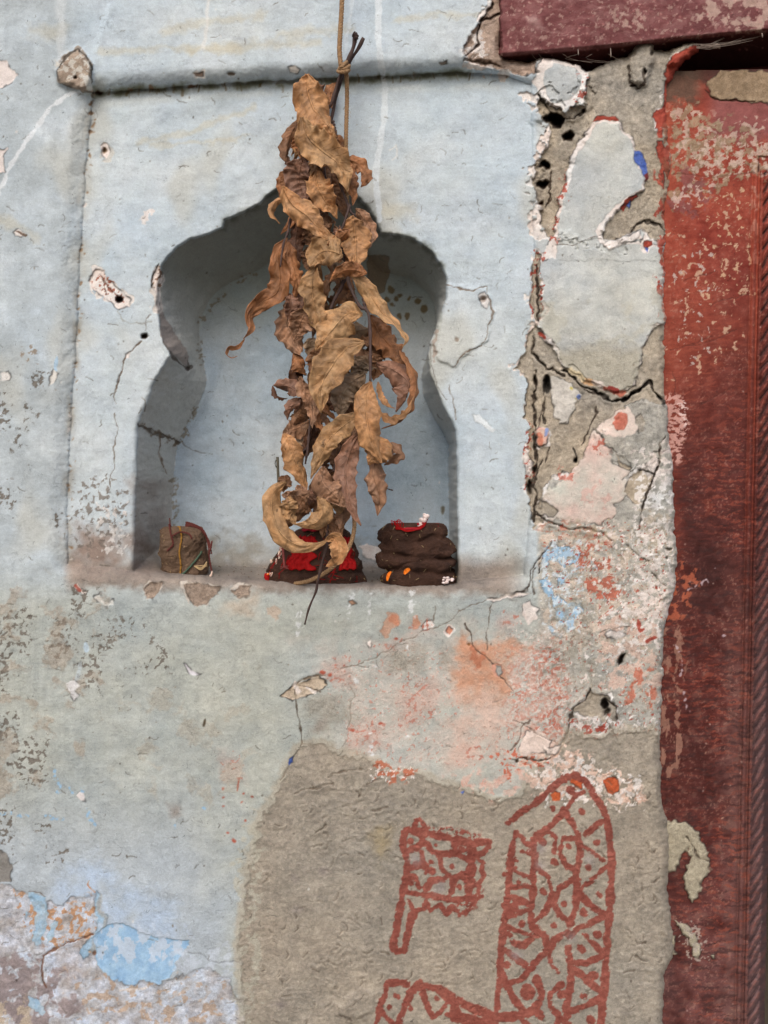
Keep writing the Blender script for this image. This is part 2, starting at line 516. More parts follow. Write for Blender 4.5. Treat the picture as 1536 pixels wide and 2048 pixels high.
nA = wall.n(260, seed=20, oct=4); nB = wall.n(90, seed=21, oct=4); nC = wall.n(28, seed=22, oct=4, warp=3); nD = wall.n(9, seed=23, oct=3, warp=2)
nV = wall.n(10, 90, seed=24, oct=3); nH = wall.n(120, 9, seed=25, oct=3)
T_lime = tex((221, 214, 209), 0, (nC, (-9, -10, -10)), (nD, (-8, -9, -9)), (nB, (4, -4, -8)))
T_mud = tex((172, 162, 146), 0, (nB, (14, 12, 9)), (nC, (14, 13, 12)), (nD, (15, 14, 13)), (nA, (6, 2, -3)))
T_mud2 = tex((156, 148, 135), 0, (nB, (8, 7, 6)), (nC, (7, 7, 6)), (nD, (11, 10, 9)), (nA, (6, 4, 2)))
T_red = tex((160, 72, 58), 0, (nC, (14, 10, 8)), (nD, (16, 12, 10)))
T_pink = tex((208, 178, 164), 0, (nC, (6, -14, -14)), (nD, (6, -10, -12)), (nB, (-8, -6, -3)))
T_blue = tex((156, 186, 210), 0, (nC, (12, 8, 5)), (nB, (-8, -5, -2)))
T_dblue = tex((82, 108, 182), 0, (nC, (25, 22, 14)))
T_plas = tex((186, 191, 190), 0, (nB, (8, 8, 7)), (nC, (7, 6, 5)), (nA, (-6, -3, 3)))
T_grey = tex((172, 170, 162), 0, (nB, (12, 10, 8)), (nC, (14, 13, 12)), (nD, (12, 12, 11)))
T_dust = tex((134, 120, 109), 0, (nB, (14, 12, 10)), (nC, (10, 9, 8)))

# base wash: cool blue-grey above, greener and duller below the niche, bluer low on the left
up = sstep(1240, 1080, V)
top = tex((188, 200, 207), 0, (nA, (-8, -5, -1)), (nB, (-5, -4, -4)), (nC, (4, 4, 3)))
low = tex((170, 176, 171), 0, (nA, (8, 5, 0)), (nB, (7, 6, 5)), (nC, (6, 6, 5)))
wall.C[:] = low + (top - low) * up[..., None]
wall.C += (nV * sstep(260, 120, U) * 5 + nH * 2.5)[..., None]
wall.B[:] = .7
wall.R[:] = .22 + .18 * (1 - up)
lb = sstep(1500, 1750, V) * sstep(520, 380, U + nA * 60)
wall.mix(sl_all, lb * .75, (170, 182, 194))
# left pilaster slightly duller
wall.mix(sl_all, sstep(180, 120, U) * .6 * np.clip(1 + nB, 0, 1.5) * up, (168, 178, 183))
wall.mix(sl_all, .5 * sstep(.2, .7, wall.n(200, 300, seed=26, oct=3)) * up, (186, 186, 176))
# niche back is a little bluer, back and sides darker green-grey near the arch
nich = (qb < 0) * 1.0
wall.mix(sl_all, nich * .65, tex((172, 187, 200), 0, (nA, (-14, -8, -2)), (nB, (-8, -5, -3))))
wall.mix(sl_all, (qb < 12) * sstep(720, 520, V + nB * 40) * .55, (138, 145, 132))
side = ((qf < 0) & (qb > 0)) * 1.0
wall.mix(sl_all, side * .8 * sstep(1130, 1100, V), (196, 198, 194))  # inner sides painted lighter to offset the weak light reaching them
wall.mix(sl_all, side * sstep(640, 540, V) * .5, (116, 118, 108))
# dust on sill and in the corners
wall.mix(sl_all, sstep(1100, 1140, V + nB * 10) * sstep(1190, 1164, V + nC * 8 - .02 * (U - 300)) * sstep(120, 150, U) * sstep(1070, 1000, U) * .8, T_dust, .5, .1)
wall.wash([(150, 1050), (330, 1080), (330, 1145), (140, 1145)], (140, 124, 114), .75, 22, 10)
wall.wash([(262, 960), (340, 960), (336, 1130), (266, 1140)], (150, 140, 134), .5, 16, 8)
# yellowish rain streaks
for pts, w in (([(270, 285), (360, 268), (430, 245), (512, 215)], 5), ([(0, 440), (40, 455), (70, 478)], 8), ([(300, 290), (420, 285), (500, 270)], 4),
               ([(380, 100), (500, 92), (640, 84)], 7), ([(330, 60), (420, 40), (520, 30)], 7), ([(200, 105), (330, 95), (480, 100)], 6), ([(790, 40), (900, 30), (960, 32)], 5),
               ([(60, 60), (120, 70)], 14), ([(770, 420), (830, 425)], 12), ([(700, 60), (640, 62), (560, 70)], 8)):
    wall.line(pts, w, (192, 184, 160), .4, 5, w * 1.6, 0, .9, 40)
wall.wash([(186, 196), (400, 186), (700, 172), (1000, 165), (1000, 178), (700, 186), (400, 200), (190, 214)], (206, 214, 214), .5, 8, 3)
# dark green-grey in the corner under the moulding and along the niche edge
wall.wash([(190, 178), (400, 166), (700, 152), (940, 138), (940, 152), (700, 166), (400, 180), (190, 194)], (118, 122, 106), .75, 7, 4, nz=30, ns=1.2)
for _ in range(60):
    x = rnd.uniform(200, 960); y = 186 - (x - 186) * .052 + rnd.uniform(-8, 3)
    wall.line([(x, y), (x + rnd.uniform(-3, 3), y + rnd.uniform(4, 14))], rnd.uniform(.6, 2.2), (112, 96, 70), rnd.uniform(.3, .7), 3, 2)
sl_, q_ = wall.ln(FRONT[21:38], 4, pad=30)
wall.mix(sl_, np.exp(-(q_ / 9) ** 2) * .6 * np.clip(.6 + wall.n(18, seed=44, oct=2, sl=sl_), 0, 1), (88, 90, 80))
sl_, q_ = wall.ln([(186, 186), (172, 330), (160, 520), (152, 700), (142, 850), (134, 1000), (136, 1128)], 3, pad=40)
wall.mix(sl_, np.exp(-((q_) / 9) ** 2) * .5 * np.clip(.3 + 1.3 * wall.n(30, 60, seed=45, oct=2, sl=sl_), 0, 1), (140, 128, 110))

# back of the niche: paint scars, stains
wall.chip([(735, 510), (778, 512), (780, 545), (768, 585), (748, 592), (736, 575)], (120, 100, 78), .0003, None, 0, 3, op=.7, edge=.15)
for x, y, r in ((783, 580, 8), (792, 596, 6), (800, 590, 5), (817, 597, 5), (835, 602, 7), (850, 617, 8), (797, 632, 7), (815, 632, 6), (783, 610, 5), (776, 600, 6)):
    wall.hole(x, y, r, r * 1.2, .0004, (112, 98, 74), 3)
for pts in ([(405, 640), (425, 610), (455, 585)], [(400, 690), (402, 720)], [(352, 890), (372, 862), (395, 820)], [(345, 960), (350, 1010), (346, 1060)], [(470, 565), (510, 550)]):
    wall.line(pts, 5, (124, 110, 88), .6, 6, 4, .1, 1.2, 14)
wall.crack([(360, 878), (375, 895), (400, 905), (425, 908)], .7, .0002, 2, (90, 84, 76), .6)
wall.crack([(322, 870), (318, 905), (328, 935), (334, 948)], 1.6, .0003, 2, (110, 92, 74), .8)
wall.wash([(345, 1060), (480, 1080), (900, 1085), (900, 1140), (340, 1130)], (140, 136, 126), .55, 22, 14)
wall.wash([(560, 720), (700, 700), (900, 860), (890, 1000), (700, 1000)], (150, 168, 180), .4, 60, 20)
wall.chip([(715, 1092), (735, 1085), (760, 1095), (770, 1110), (758, 1125), (742, 1118), (728, 1110)], T_lime, -.001, None, 0, 5, edge=.2)
wall.hole(885, 1020, 5, 10, .0008, (110, 104, 90))
# cusp notch lines on the left side
wall.crack([(279, 850), (300, 858), (322, 870), (345, 878), (358, 886)], 3.6, .003, 4, (70, 60, 50), .75)
wall.line([(290, 852), (320, 870), (356, 884)], 6, (110, 94, 78), .6, 6, 5, .1, 1.2, 12)
wall.crack([(328, 682), (342, 705), (358, 725), (377, 741), (384, 733)], 3.0, .001, 2, (84, 74, 68), .75, lip=.0018)
wall.crack([(378, 740), (376, 722)], 2.6, .001, 2, (84, 74, 68), .7)
wall.hole(376, 738, 5, 5, .002, (66, 58, 54), 2)
wall.chip([(316, 612), (340, 650), (365, 690), (378, 715), (374, 736), (355, 715), (335, 695), (322, 670)], tex((158, 148, 142), 0, (nB, (6, 5, 5))), .0001, None, 0, 3, rough=.12, edge=.05, op=.85)

# small damage on the panel
wall.chip([(178, 552), (192, 535), (208, 540), (214, 558), (240, 578), (262, 598), (258, 614), (236, 618), (222, 606), (198, 590), (182, 570)], T_lime, .0014, (218, 213, 208), 5, 3)
wall.spots([(186, 550), (205, 545), (240, 585), (250, 605), (225, 600), (195, 580)], (150, 90, 72), .12, 9, .08, 3, 12, 3, .9)
for a in ([(200, 548), (215, 575), (235, 590)], [(205, 560), (212, 590)]):
    wall.crack(a, 1.4, .0006, 2, (84, 60, 50), .8)
wall.hole(239, 599, 9, 8, .012, (40, 28, 24), 1.2)
wall.chip([(200, 292), (207, 285), (217, 290), (221, 303), (212, 316), (203, 310)], T_lime, .0012, (196, 196, 190), 6, 2)
wall.hole(209, 301, 6, 6, .004, (112, 90, 66), 2)
wall.hole(288, 671, 8, 7, .012, (60, 46, 36), 2)
wall.chip([(305, 545), (318, 532), (325, 545), (322, 590), (318, 625), (310, 620), (313, 590), (303, 570)], T_lime, .002, (206, 200, 194), 4, 3)
wall.spots([(306, 545), (322, 535), (322, 575), (310, 575)], (130, 100, 80), .1, 8, .08, 3, 8, 5, .9)
wall.crack([(318, 528), (304, 552), (303, 575)], 1.5, .001, 2)
wall.crack([(283, 682), (253, 709), (247, 739), (233, 769), (227, 795), (231, 810)], 1.7, .0012, 2.5, (100, 86, 74), .95)
wall.crack([(230, 826), (237, 859), (228, 895), (230, 935), (222, 950), (218, 979)], 1.0, .0006, 2.5, (110, 100, 90), .9)
wall.crack([(290, 660), (291, 640), (300, 630)], 1, .0005, 2, (110, 104, 98), .7)
wall.chip([(252, 708), (260, 703), (258, 716), (252, 718)], T_lime, .0008, None, 0, 2)
wall.chip([(240, 748), (238, 760), (234, 765)], T_lime, .0008, None, 0, 2)
wall.crack([(236, 622), (245, 640), (262, 646), (300, 645)], 2.0, .0002, 3, (150, 152, 148), .7)
wall.crack([(282, 792), (290, 800), (292, 822)], .7, .0003, 2, (120, 112, 100), .8)
# dark grime low on the left of the panel
wall.spots([(150, 960), (200, 950), (262, 980), (262, 1080), (170, 1120), (140, 1060)], (120, 112, 104), .30, 12, .12, 8, 30, 7, .75, .5)
wall.spots([(195, 1010), (250, 1010), (255, 1110), (200, 1110)], T_lime, .22, 14, .1, 8, 20, 12, .7, .4)
# pale lines of paint dribble
DR = (210, 219, 224)
wall.line([(755, -20), (757, 60), (762, 128), (770, 178), (768, 240), (760, 290), (754, 330), (753, 380), (758, 412), (758, 440)], 6.2, DR, .85, 1.5, 2, 0, .35, 30)
wall.line([(708, -20), (700, 30), (690, 100)], 4, DR, .6, 2, 3, 0, .6, 30)
wall.line([(218, 8), (208, 40), (190, 100)], 5, (200, 216, 226), .6, 2, 4, 0, .8, 30)
wall.line([(165, 184), (130, 192), (100, 215), (78, 248), (40, 300), (15, 345), (-10, 400)], 4, (214, 220, 224), .85, 2.5, 3, 0, .8, 24)
wall.line([(418, -20), (414, 50), (406, 100)], 3, (216, 216, 212), .6, 2, 3, 0, .8)
wall.line([(120, -20), (124, 60), (120, 120)], 9, (204, 210, 212), .5, 3, 8, 0, .5)
wall.line([(285, 440), (300, 425)], 6, T_lime, .8, 4, 2, 0, .9, 12)
wall.chip([(-20, 120), (12, 122), (22, 140), (35, 148), (25, 165), (5, 175), (-20, 172)], (218, 210, 206), .0006, None, 0, 4)
wall.chip([(-10, 300), (12, 296), (8, 315), (12, 345), (-10, 352)], (214, 206, 202), .0006, None, 0, 4)
wall.chip([(25, 465), (35, 458), (50, 468), (42, 474), (30, 472)], (222, 218, 214), -.0006, None, 0, 2)
wall.crack([(28, 463), (40, 466), (50, 472)], 2, .001, 2, (100, 80, 66), .9)
wall.chip([(2, 745), (18, 740), (22, 752), (18, 762), (4, 762)], (220, 218, 214), .0005, None, 0, 3)
wall.chip([(98, 762), (105, 738), (116, 745), (110, 765), (98, 772)], (216, 214, 208), .0005, None, 0, 3)
wall.line([(112, 712), (110, 740)], 3, (168, 196, 218), .9, 3, 2, 0, .8)
wall.chip([(575, 134), (590, 130), (602, 138), (595, 146), (580, 144)], (216, 212, 206), .0006, None, 0, 2)
wall.chip([(386, 148), (404, 143), (405, 152), (392, 153)], (150, 130, 116), .001, (220, 216, 210), 5, 2)
wall.hole(462, 148, 8, 5, .002, (116, 104, 92), 2)
wall.chip([(880, 124), (895, 120), (897, 127), (884, 130)], (130, 120, 110), .0008, None, 0, 2)
wall.chip([(945, 830), (960, 832), (975, 845), (992, 862), (985, 866), (965, 852), (950, 842)], (214, 222, 226), -.0003, None, 0, 3, edge=.15)
wall.line([(778, 300), (790, 290), (795, 310), (785, 318)], 1.5, (212, 214, 212), .8, 2, 2)
# right of the niche: patched plaster with an outline crack and a nail hole
wall.bump([(893, 572), (960, 572), (982, 590), (988, 625), (975, 680), (940, 705), (905, 735), (880, 720), (862, 690), (886, 640)], -.0022, 4, 4)
wall.crack([(893, 572), (920, 578), (945, 580), (974, 572), (978, 595), (986, 625), (975, 660), (965, 690), (930, 705), (905, 735)], 1.6, .0012, 3, (120, 106, 92), .85)
wall.hole(966, 600, 9, 8, .008, (70, 54, 44), 3)
wall.hole(914, 680, 5, 6, .001, (140, 128, 116), 2)
wall.chip([(955, 590), (970, 582), (980, 598), (975, 618), (962, 612)], T_lime, .0006, None, 0, 3, op=.7)
wall.crack([(860, 690), (862, 730), (874, 770), (893, 800)], 1.2, .0006, 2, (90, 84, 76), .6)
wall.crack([(898, 770), (906, 800), (912, 840)], 1.2, .0006, 2, (110, 96, 84), .7)
wall.line([(872, 660), (866, 690), (870, 720)], 3, (132, 100, 84), .4, 4, 3, 0, 1.2, 12)

# the plug of mortar at the end of the moulding
PLUG = [(112, 140), (118, 124), (132, 108), (156, 98), (170, 110), (182, 132), (183, 165), (188, 188), (168, 184), (146, 176), (122, 166)]
wall.bump(PLUG, -.010, 9, 3)
wall.chip(PLUG, tex((168, 152, 136), 0, (nC, (14, 14, 12)), (nD, (14, 14, 14))), 0, (150, 140, 128), 3, 2.5, .6)
wall.spots([(115, 125), (150, 105), (176, 125), (180, 165), (150, 160), (125, 155)], (206, 202, 192), .02, 13, .06, 3, 16, 9, .95)
wall.crack([(118, 128), (134, 110), (156, 98), (170, 110), (184, 140), (184, 170)], 2.4, .002, 2.5, (64, 58, 50), .8)
wall.hole(150, 155, 4, 4, .005, (60, 40, 20), 1)
wall.line([(172, 158), (180, 180)], 6, (214, 214, 208), .9, 3, 2, 0, .6)
wall.hole(200, 186, 8, 5, .003, (92, 70, 54), 3)
for x, y in ((258, 182), (300, 176), (384, 174), (182, 208), (180, 225), (182, 262)):
    wall.hole(x, y, 6, 5, .001, (132, 104, 80), 4)
for y in range(195, 1130, 9):
    x = np.interp(y, [186, 330, 520, 700, 850, 1000, 1128], [186, 172, 160, 152, 142, 134, 136]) + rnd.gauss(2, 4)
    if rnd.random() < .55:
        wall.hole(x, y, rnd.uniform(1.5, 5), rnd.uniform(1.5, 5), .0006, (140, 116, 92) if rnd.random() < .8 else (218, 210, 204), 4)

# ---- broken plaster beside the lintel
BRK = [(1000, -30), (985, 0), (972, 28), (952, 52), (938, 76), (924, 104), (935, 118), (970, 130), (1000, 142), (1045, 152), (1072, 145), (1070, 118), (1060, 100), (1060, -30)]
wall.chip(BRK, tex((172, 152, 138), 0, (nB, (10, 10, 10)), (nC, (16, 14, 12)), (nD, (12, 12, 12))), .004, T_lime, 10, 5, .8, edge=.6)
wall.spots([(925, 100), (960, 50), (975, 80), (975, 115), (935, 112)], T_lime, -.1, 16, .05, 3, 10, 6, 1)
wall.crack([(985, 8), (962, 40), (955, 62), (958, 90), (930, 112)], 2.2, .004, 3, (50, 38, 32), .9, lip=.002)
wall.crack([(1034, 10), (1000, 28), (965, 42)], 3.2, .004, 3, (64, 48, 40), .85, lip=.002)
wall.crack([(930, 118), (960, 124), (1000, 134)], 4, .004, 4, (84, 70, 60), .85, lip=.001)

# ---- mud column and plaster islands on the right
M1 = [(1177, 147), (1197, 125), (1221, 110), (1257, 97), (1277, 60), (1420, 60), (1420, 480), (1307, 477), (1284, 463), (1250, 470), (1231, 482), (1200, 470), (1104, 477), (1088, 474), (1084, 433), (1074, 400), (1067, 350),
      (1077, 320), (1092, 292), (1100, 262), (1087, 230), (1074, 190), (1100, 205), (1130, 222), (1151, 210), (1171, 200)]
# edge column of plaster from 480 down
wall.mix(sl_all, sstep(1066, 1080, U) * sstep(690, 660, V) * sstep(100, 130, V), T_plas, .3, .5)
wall.mix(sl_all, sstep(1070, 1084, U) * sstep(640, 720, V), T_grey, .6, .1)
wall.chip(M1, T_mud, .005, T_lime, 15, 6, .85, edge=.35)
P0 = [(1066, 168), (1074, 128), (1095, 112), (1132, 122), (1160, 130), (1178, 150), (1168, 190), (1150, 210), (1112, 218), (1085, 200)]
P1 = [(1191, 243), (1210, 238), (1237, 242), (1251, 263), (1269, 277), (1271, 300), (1277, 333), (1294, 353), (1287, 373), (1264, 393), (1237, 420), (1214, 447), (1205, 465), (1212, 480), (1280, 486), (1330, 490), (1330, 520), (1085, 520),
      (1090, 490), (1106, 472), (1111, 440), (1118, 400), (1130, 370), (1140, 320), (1156, 285), (1175, 262)]
_m1 = np.clip(.5 - sd_poly(U + wall.wx * 6, V + wall.wy * 6, M1) / 4, 0, 1)
for Pq in (P0, P1):
    sl_, q_ = wall.chip(Pq, T_lime, 0, None, 0, 4, .2, .3, edge=.5)
    wall.d[sl_] -= .0046 * sstep(2, -4, q_) * _m1[sl_]
P0i = [(1086, 165), (1088, 142), (1110, 130), (1150, 138), (1164, 150), (1158, 180), (1140, 200), (1105, 208), (1092, 190)]
P1i = [(1196, 250), (1212, 243), (1235, 246), (1247, 268), (1264, 280), (1268, 303), (1273, 336), (1290, 355), (1282, 372), (1258, 390), (1230, 412), (1205, 440), (1190, 462), (1200, 486), (1330, 494), (1330, 522), (1112, 522),
       (1112, 480), (1118, 440), (1128, 400), (1142, 365), (1150, 325), (1166, 290), (1182, 268)]
for Pq in (P0i, P1i):
    wall.chip(Pq, T_plas, -.0002, None, 0, 3, .3, .5, edge=.12)
wall.chip([(1186, 246), (1196, 230), (1232, 230), (1236, 241), (1210, 238), (1192, 244)], T_red, -.001, None, 0, 2.5)
wall.chip([(1237, 420), (1248, 402), (1272, 386), (1276, 392), (1258, 408), (1246, 424)], T_red, -.001, None, 0, 3)
wall.chip([(1267, 300), (1282, 300), (1292, 320), (1296, 345), (1288, 355), (1276, 335), (1268, 325)], T_dblue, -.0008, None, 0, 3, edge=.3)
wall.chip([(1252, 412), (1262, 400), (1260, 418)], T_dblue, -.0005, None, 0, 2)
wall.chip([(1288, 350), (1296, 345), (1296, 358), (1290, 362)], (120, 50, 52), -.0005, None, 0, 2)
wall.chip([(1286, 480), (1300, 478), (1302, 490), (1292, 502), (1284, 492)], T_red, -.0005, T_lime, 4, 3)
wall.chip([(1288, 495), (1298, 498), (1294, 505)], T_dblue, 0, None, 0, 2)
wall.spots([(1105, 440), (1126, 350), (1142, 320), (1140, 380), (1120, 440), (1100, 520), (1080, 520)], T_red, .36, 14, .06, 5, 10, 15, .8)
wall.spots([(1160, 150), (1175, 155), (1172, 200), (1140, 215), (1160, 180)], T_red, .2, 10, .06, 4, 8, 17, .8)
# red paint that clings along the edge by the door frame
wall.chip([(1396, 92), (1402, 104), (1360, 138), (1340, 168), (1338, 200), (1345, 240), (1345, 260), (1308, 255), (1302, 235), (1310, 220), (1326, 215), (1328, 160), (1334, 128), (1352, 104), (1370, 100)], T_red, 0, T_lime, 3, 4, edge=.4)
wall.chip([(1315, 255), (1326, 258), (1324, 275), (1316, 275)], T_red, 0, None, 0, 3)
wall.chip([(1316, 282), (1328, 280), (1330, 340), (1326, 375), (1322, 345), (1315, 310)], T_red, 0, None, 0, 4)
wall.spots([(1312, 280), (1345, 280), (1345, 640), (1318, 640)], T_red, .1, 14, .06, 5, 10, 19, .9, sy=34)
wall.spots([(1330, 250), (1350, 250), (1350, 520), (1328, 520)], (150, 96, 74), -.1, 14, .1, 5, 10, 23, .7, sy=40)
wall.chip([(1200, 150), (1240, 125), (1255, 150), (1235, 190), (1190, 200)], T_mud, 0, None, 0, 10, edge=.1, op=.5)
wall.crack([(1260, 130), (1262, 150), (1263, 165), (1275, 180), (1290, 165), (1282, 145)], 2.4, .003, 3, (70, 60, 52), .8, lip=.001)
wall.hole(1288, 145, 5, 9, .006, (60, 52, 46), 3); wall.hole(1303, 108, 5, 8, .006, (84, 76, 68), 3)
wall.hole(1266, 174, 6, 3, .004, (60, 46, 40), 2)
wall.bump([(1262, 140), (1270, 90), (1290, 74), (1306, 88), (1308, 120), (1290, 170), (1270, 170)], -.007, 8, 4)
wall.bump([(1340, 130), (1345, 96), (1395, 82), (1402, 96), (1360, 130)], -.008, 6, 3)
# holes of the broken column
wall.hole(1108, 238, 19, 17, .03, (24, 16, 12), 5, .3)
wall.hole(1137, 274, 14, 13, .022, (44, 32, 24), 4)
wall.hole(1167, 220, 5, 6, .006, (44, 34, 28), 2)
wall.hole(1089, 330, 13, 10, .018, (46, 34, 24), 5)
wall.hole(1086, 370, 11, 9, .018, (40, 28, 20), 4)
wall.hole(1082, 408, 5, 5, .008, (84, 56, 44), 3)
wall.crack([(1075, 190), (1088, 204), (1100, 224)], 2.4, .003, 3, (50, 44, 36))
wall.crack([(1120, 235), (1150, 232), (1168, 224)], 2.4, .004, 4, (56, 46, 38), .9, lip=.001)
wall.crack([(1100, 345), (1098, 370), (1100, 395), (1090, 415)], 2.2, .003, 4, (60, 48, 38), .85, lip=.001)
wall.crack([(1262, 465), (1275, 450), (1300, 443), (1318, 450), (1328, 462)], 2.8, .004, 3, (44, 36, 30), .9, lip=.0015)
wall.chip([(1262, 470), (1282, 462), (1282, 478), (1255, 485), (1215, 500), (1205, 485), (1230, 478)], T_lime, -.002, None, 0, 3)
wall.crack([(1110, 488), (1145, 490), (1175, 475), (1205, 468)], 1.1, .0008, 2, (96, 88, 80), .85)
wall.bump([(1070, 250), (1180, 220), (1150, 300), (1110, 440), (1085, 440)], .004, 14, 8)

# thin crack column between panel and door strip, 480 - 1180
C1 = [(1070, 500), (1084, 505), (1080, 560), (1083, 610), (1077, 640), (1070, 645), (1062, 610), (1064, 560)]
wall.chip(C1, T_mud, .002, T_lime, 6, 5, .7)
wall.spots([(1064, 500), (1090, 500), (1086, 640), (1062, 640)], T_red, .34, 12, .05, 3, 6, 25, .9, sy=16)
wall.crack([(1074, 530), (1076, 580), (1075, 640), (1072, 660)], 2.0, .004, 3, (50, 42, 36), .9)

# M2: large broken mud zone
M2 = [(1068, 650), (1078, 655), (1092, 675), (1104, 700), (1130, 733), (1165, 756), (1200, 776), (1235, 786), (1262, 775), (1275, 752), (1283, 720), (1286, 695), (1298, 672), (1312, 650), (1326, 640), (1345, 660), (1345, 800), (1318, 812), (1290, 800), (1262, 806),
      (1240, 822), (1222, 845), (1205, 870), (1185, 890), (1160, 925), (1150, 945), (1120, 940), (1100, 955), (1086, 985), (1082, 1040), (1070, 1060), (1056, 1000), (1050, 960), (1056, 900), (1054, 840), (1056, 780), (1042, 742), (1030, 738), (1052, 700), (1058, 668)]
wall.chip(M2, T_mud, .003, T_lime, 5, 6, .85, edge=.6)
wall.spots([(1080, 600), (1340, 600), (1340, 700), (1080, 720)], (176, 174, 160), .2, 60, .2, 10, 40, 27, .5)
wall.mix(sl_all, sstep(680, 715, V + nC * 8 + nB * 14) * sstep(800, 770, V) * sstep(1100, 1120, U) * sstep(1290, 1270, U) * (1 - np.clip(.5 - sd_poly(U, V, M2) / 3, 0, 1)), (174, 170, 156))
wall.chip([(1104, 752), (1140, 765), (1160, 785), (1150, 815), (1140, 840), (1118, 850), (1106, 835), (1104, 790)], tex((196, 192, 184), 0, (nC, (12, 12, 12)), (nD, (10, 10, 10))), -.0022, None, 0, 5, .5)
wall.hole(1156, 793, 5, 7, -.0005, (92, 112, 168), 2); wall.hole(1142, 776, 4, 3, 0, (190, 176, 70), 2); wall.hole(1152, 798, 3, 3, 0, (186, 170, 90), 2)
for pts, c in (([(1165, 757), (1190, 770)], (205, 165, 125)), ([(1190, 768), (1220, 780)], (226, 214, 206)), ([(1215, 778), (1245, 786)], (196, 120, 100)), ([(1222, 775), (1235, 782)], (140, 56, 50)), ([(1140, 742), (1165, 756)], (206, 192, 160))):
    wall.line(pts, 6, c, .95, 2.5, 2, 0, .5, 12)
wall.chip([(1080, 665), (1102, 678), (1106, 690), (1096, 688), (1082, 676)], T_lime, -.001, None, 0, 3)
wall.line([(1080, 668), (1090, 676)], 3, T_red, 1, 2, 2)
wall.crack([(1068, 672), (1066, 705), (1082, 725), (1092, 738), (1106, 736), (1116, 746), (1130, 752)], 3.2, .006, 3, (46, 38, 32), .9, lip=.002)
wall.crack([(1128, 740), (1150, 762), (1180, 778), (1205, 792), (1226, 803), (1250, 798), (1270, 784), (1290, 770), (1300, 764), (1310, 785), (1330, 805)], 3.6, .007, 3, (34, 28, 24), .95, lip=.0025)
wall.crack([(1150, 760), (1175, 785), (1200, 790)], 2, .003, 3, (60, 50, 42), .8)
wall.crack([(1245, 803), (1262, 790), (1280, 778)], 5, .008, 3, (30, 24, 20), .95)
wall.crack([(1070, 740), (1071, 775), (1068, 810), (1070, 860), (1072, 900), (1066, 960), (1072, 1000), (1068, 1045)], 2.8, .006, 4, (48, 40, 34), .9, lip=.002)
wall.crack([(1092, 760), (1088, 800), (1086, 830), (1090, 845)], 2.5, .004, 3, (44, 38, 32), .9, lip=.001)
wall.crack([(1086, 805), (1078, 850), (1070, 900)], 1.8, .003, 3, (60, 50, 42), .8)
wall.hole(1095, 770, 9, 22, .016, (66, 64, 60), 3)
wall.hole(1069, 762, 4, 12, .01, (50, 40, 32), 2)
wall.crack([(1192, 812), (1194, 830), (1184, 845), (1174, 870), (1160, 890)], 1.6, .002, 3, (66, 56, 48), .9)
wall.crack([(1145, 895), (1152, 915), (1150, 922)], 1.6, .002, 2); wall.hole(1149, 922, 6, 5, .01, (24, 18, 14), 2)
wall.chip([(1068, 865), (1078, 853), (1095, 855), (1102, 870), (1096, 888), (1078, 893)], T_pink, -.003, T_lime, 3, 3, .3)
wall.line([(1078, 872), (1084, 884)], 6, (190, 120, 96), .9, 3, 3); wall.line([(1094, 858), (1093, 872)], 3, (130, 150, 200), .9, 2, 2)
wall.crack([(1066, 865), (1068, 885), (1080, 895)], 1.6, .003, 2)
wall.crack([(1100, 895), (1094, 912), (1090, 925)], 1.8, .002, 2, (56, 48, 40))
wall.crack([(1085, 920), (1074, 935), (1070, 960)], 1.8, .003, 3, (56, 48, 40))
wall.hole(1060, 975, 5, 16, .012, (64, 56, 48), 3); wall.hole(1066, 940, 4, 9, .008, (56, 48, 40), 3)
wall.chip([(1048, 900), (1056, 892), (1062, 930), (1058, 960), (1050, 950)], T_lime, .0006, None, 0, 4)
wall.spots([(1048, 840), (1066, 840), (1066, 980), (1048, 980)], T_red, .3, 10, .05, 3, 6, 29, .8)

# pink, grey and white patchwork 810 - 1240
wall.chip([(1262, 806), (1300, 800), (1335, 815), (1345, 900), (1300, 905), (1325, 930), (1300, 940), (1262, 945), (1250, 915), (1220, 895), (1205, 870), (1222, 840), (1240, 820)], T_grey, -.001, None, 0, 6, .8, edge=.4)
wall.chip([(1195, 860), (1212, 838), (1232, 820), (1255, 815), (1272, 835), (1280, 850), (1268, 872), (1240, 876), (1215, 874)], tex((214, 200, 190), 0, (nC, (10, 6, 6))), -.0004, None, 0, 4, .3, edge=.2)
wall.chip([(1226, 832), (1240, 822), (1254, 828), (1256, 845), (1244, 860), (1230, 856), (1224, 845)], tex((188, 118, 100), 0, (nC, (10, 16, 16)), (nD, (14, 16, 16))), 0, None, 0, 3, edge=.1)
wall.chip([(1272, 835), (1285, 830), (1292, 845), (1284, 865), (1276, 870)], T_mud, .0006, None, 0, 3)
PK = [(1140, 940), (1160, 925), (1175, 890), (1190, 862), (1205, 870), (1220, 900), (1232, 925), (1250, 930), (1262, 945), (1245, 960), (1270, 960), (1262, 990), (1230, 1010), (1220, 1040), (1180, 1050), (1100, 1040), (1078, 1000), (1100, 975), (1130, 955)]
wall.chip(PK, tex((204, 190, 180), 0, (nA, (-4, -8, -8)), (nB, (6, -8, -8)), (nC, (6, 2, 2)), (nD, (5, 4, 4))), -.001, None, 0, 6, .25, .2, edge=.4)
wall.spots([(1185, 880), (1215, 880), (1215, 905), (1180, 905)], (178, 96, 80), .15, 12, .08, 4, 10, 31, .8)
wall.spots([(1110, 935), (1150, 940), (1150, 960), (1110, 955)], (190, 110, 94), .1, 12, .1, 4, 8, 33, .7)
wall.spots([(1150, 1000), (1200, 960), (1230, 1000), (1200, 1030)], (200, 160, 150), .2, 22, .15, 6, 20, 34, .6)
wall.chip([(1232, 905), (1245, 925), (1262, 935), (1258, 942), (1240, 930)], T_mud, .001, None, 0, 3)
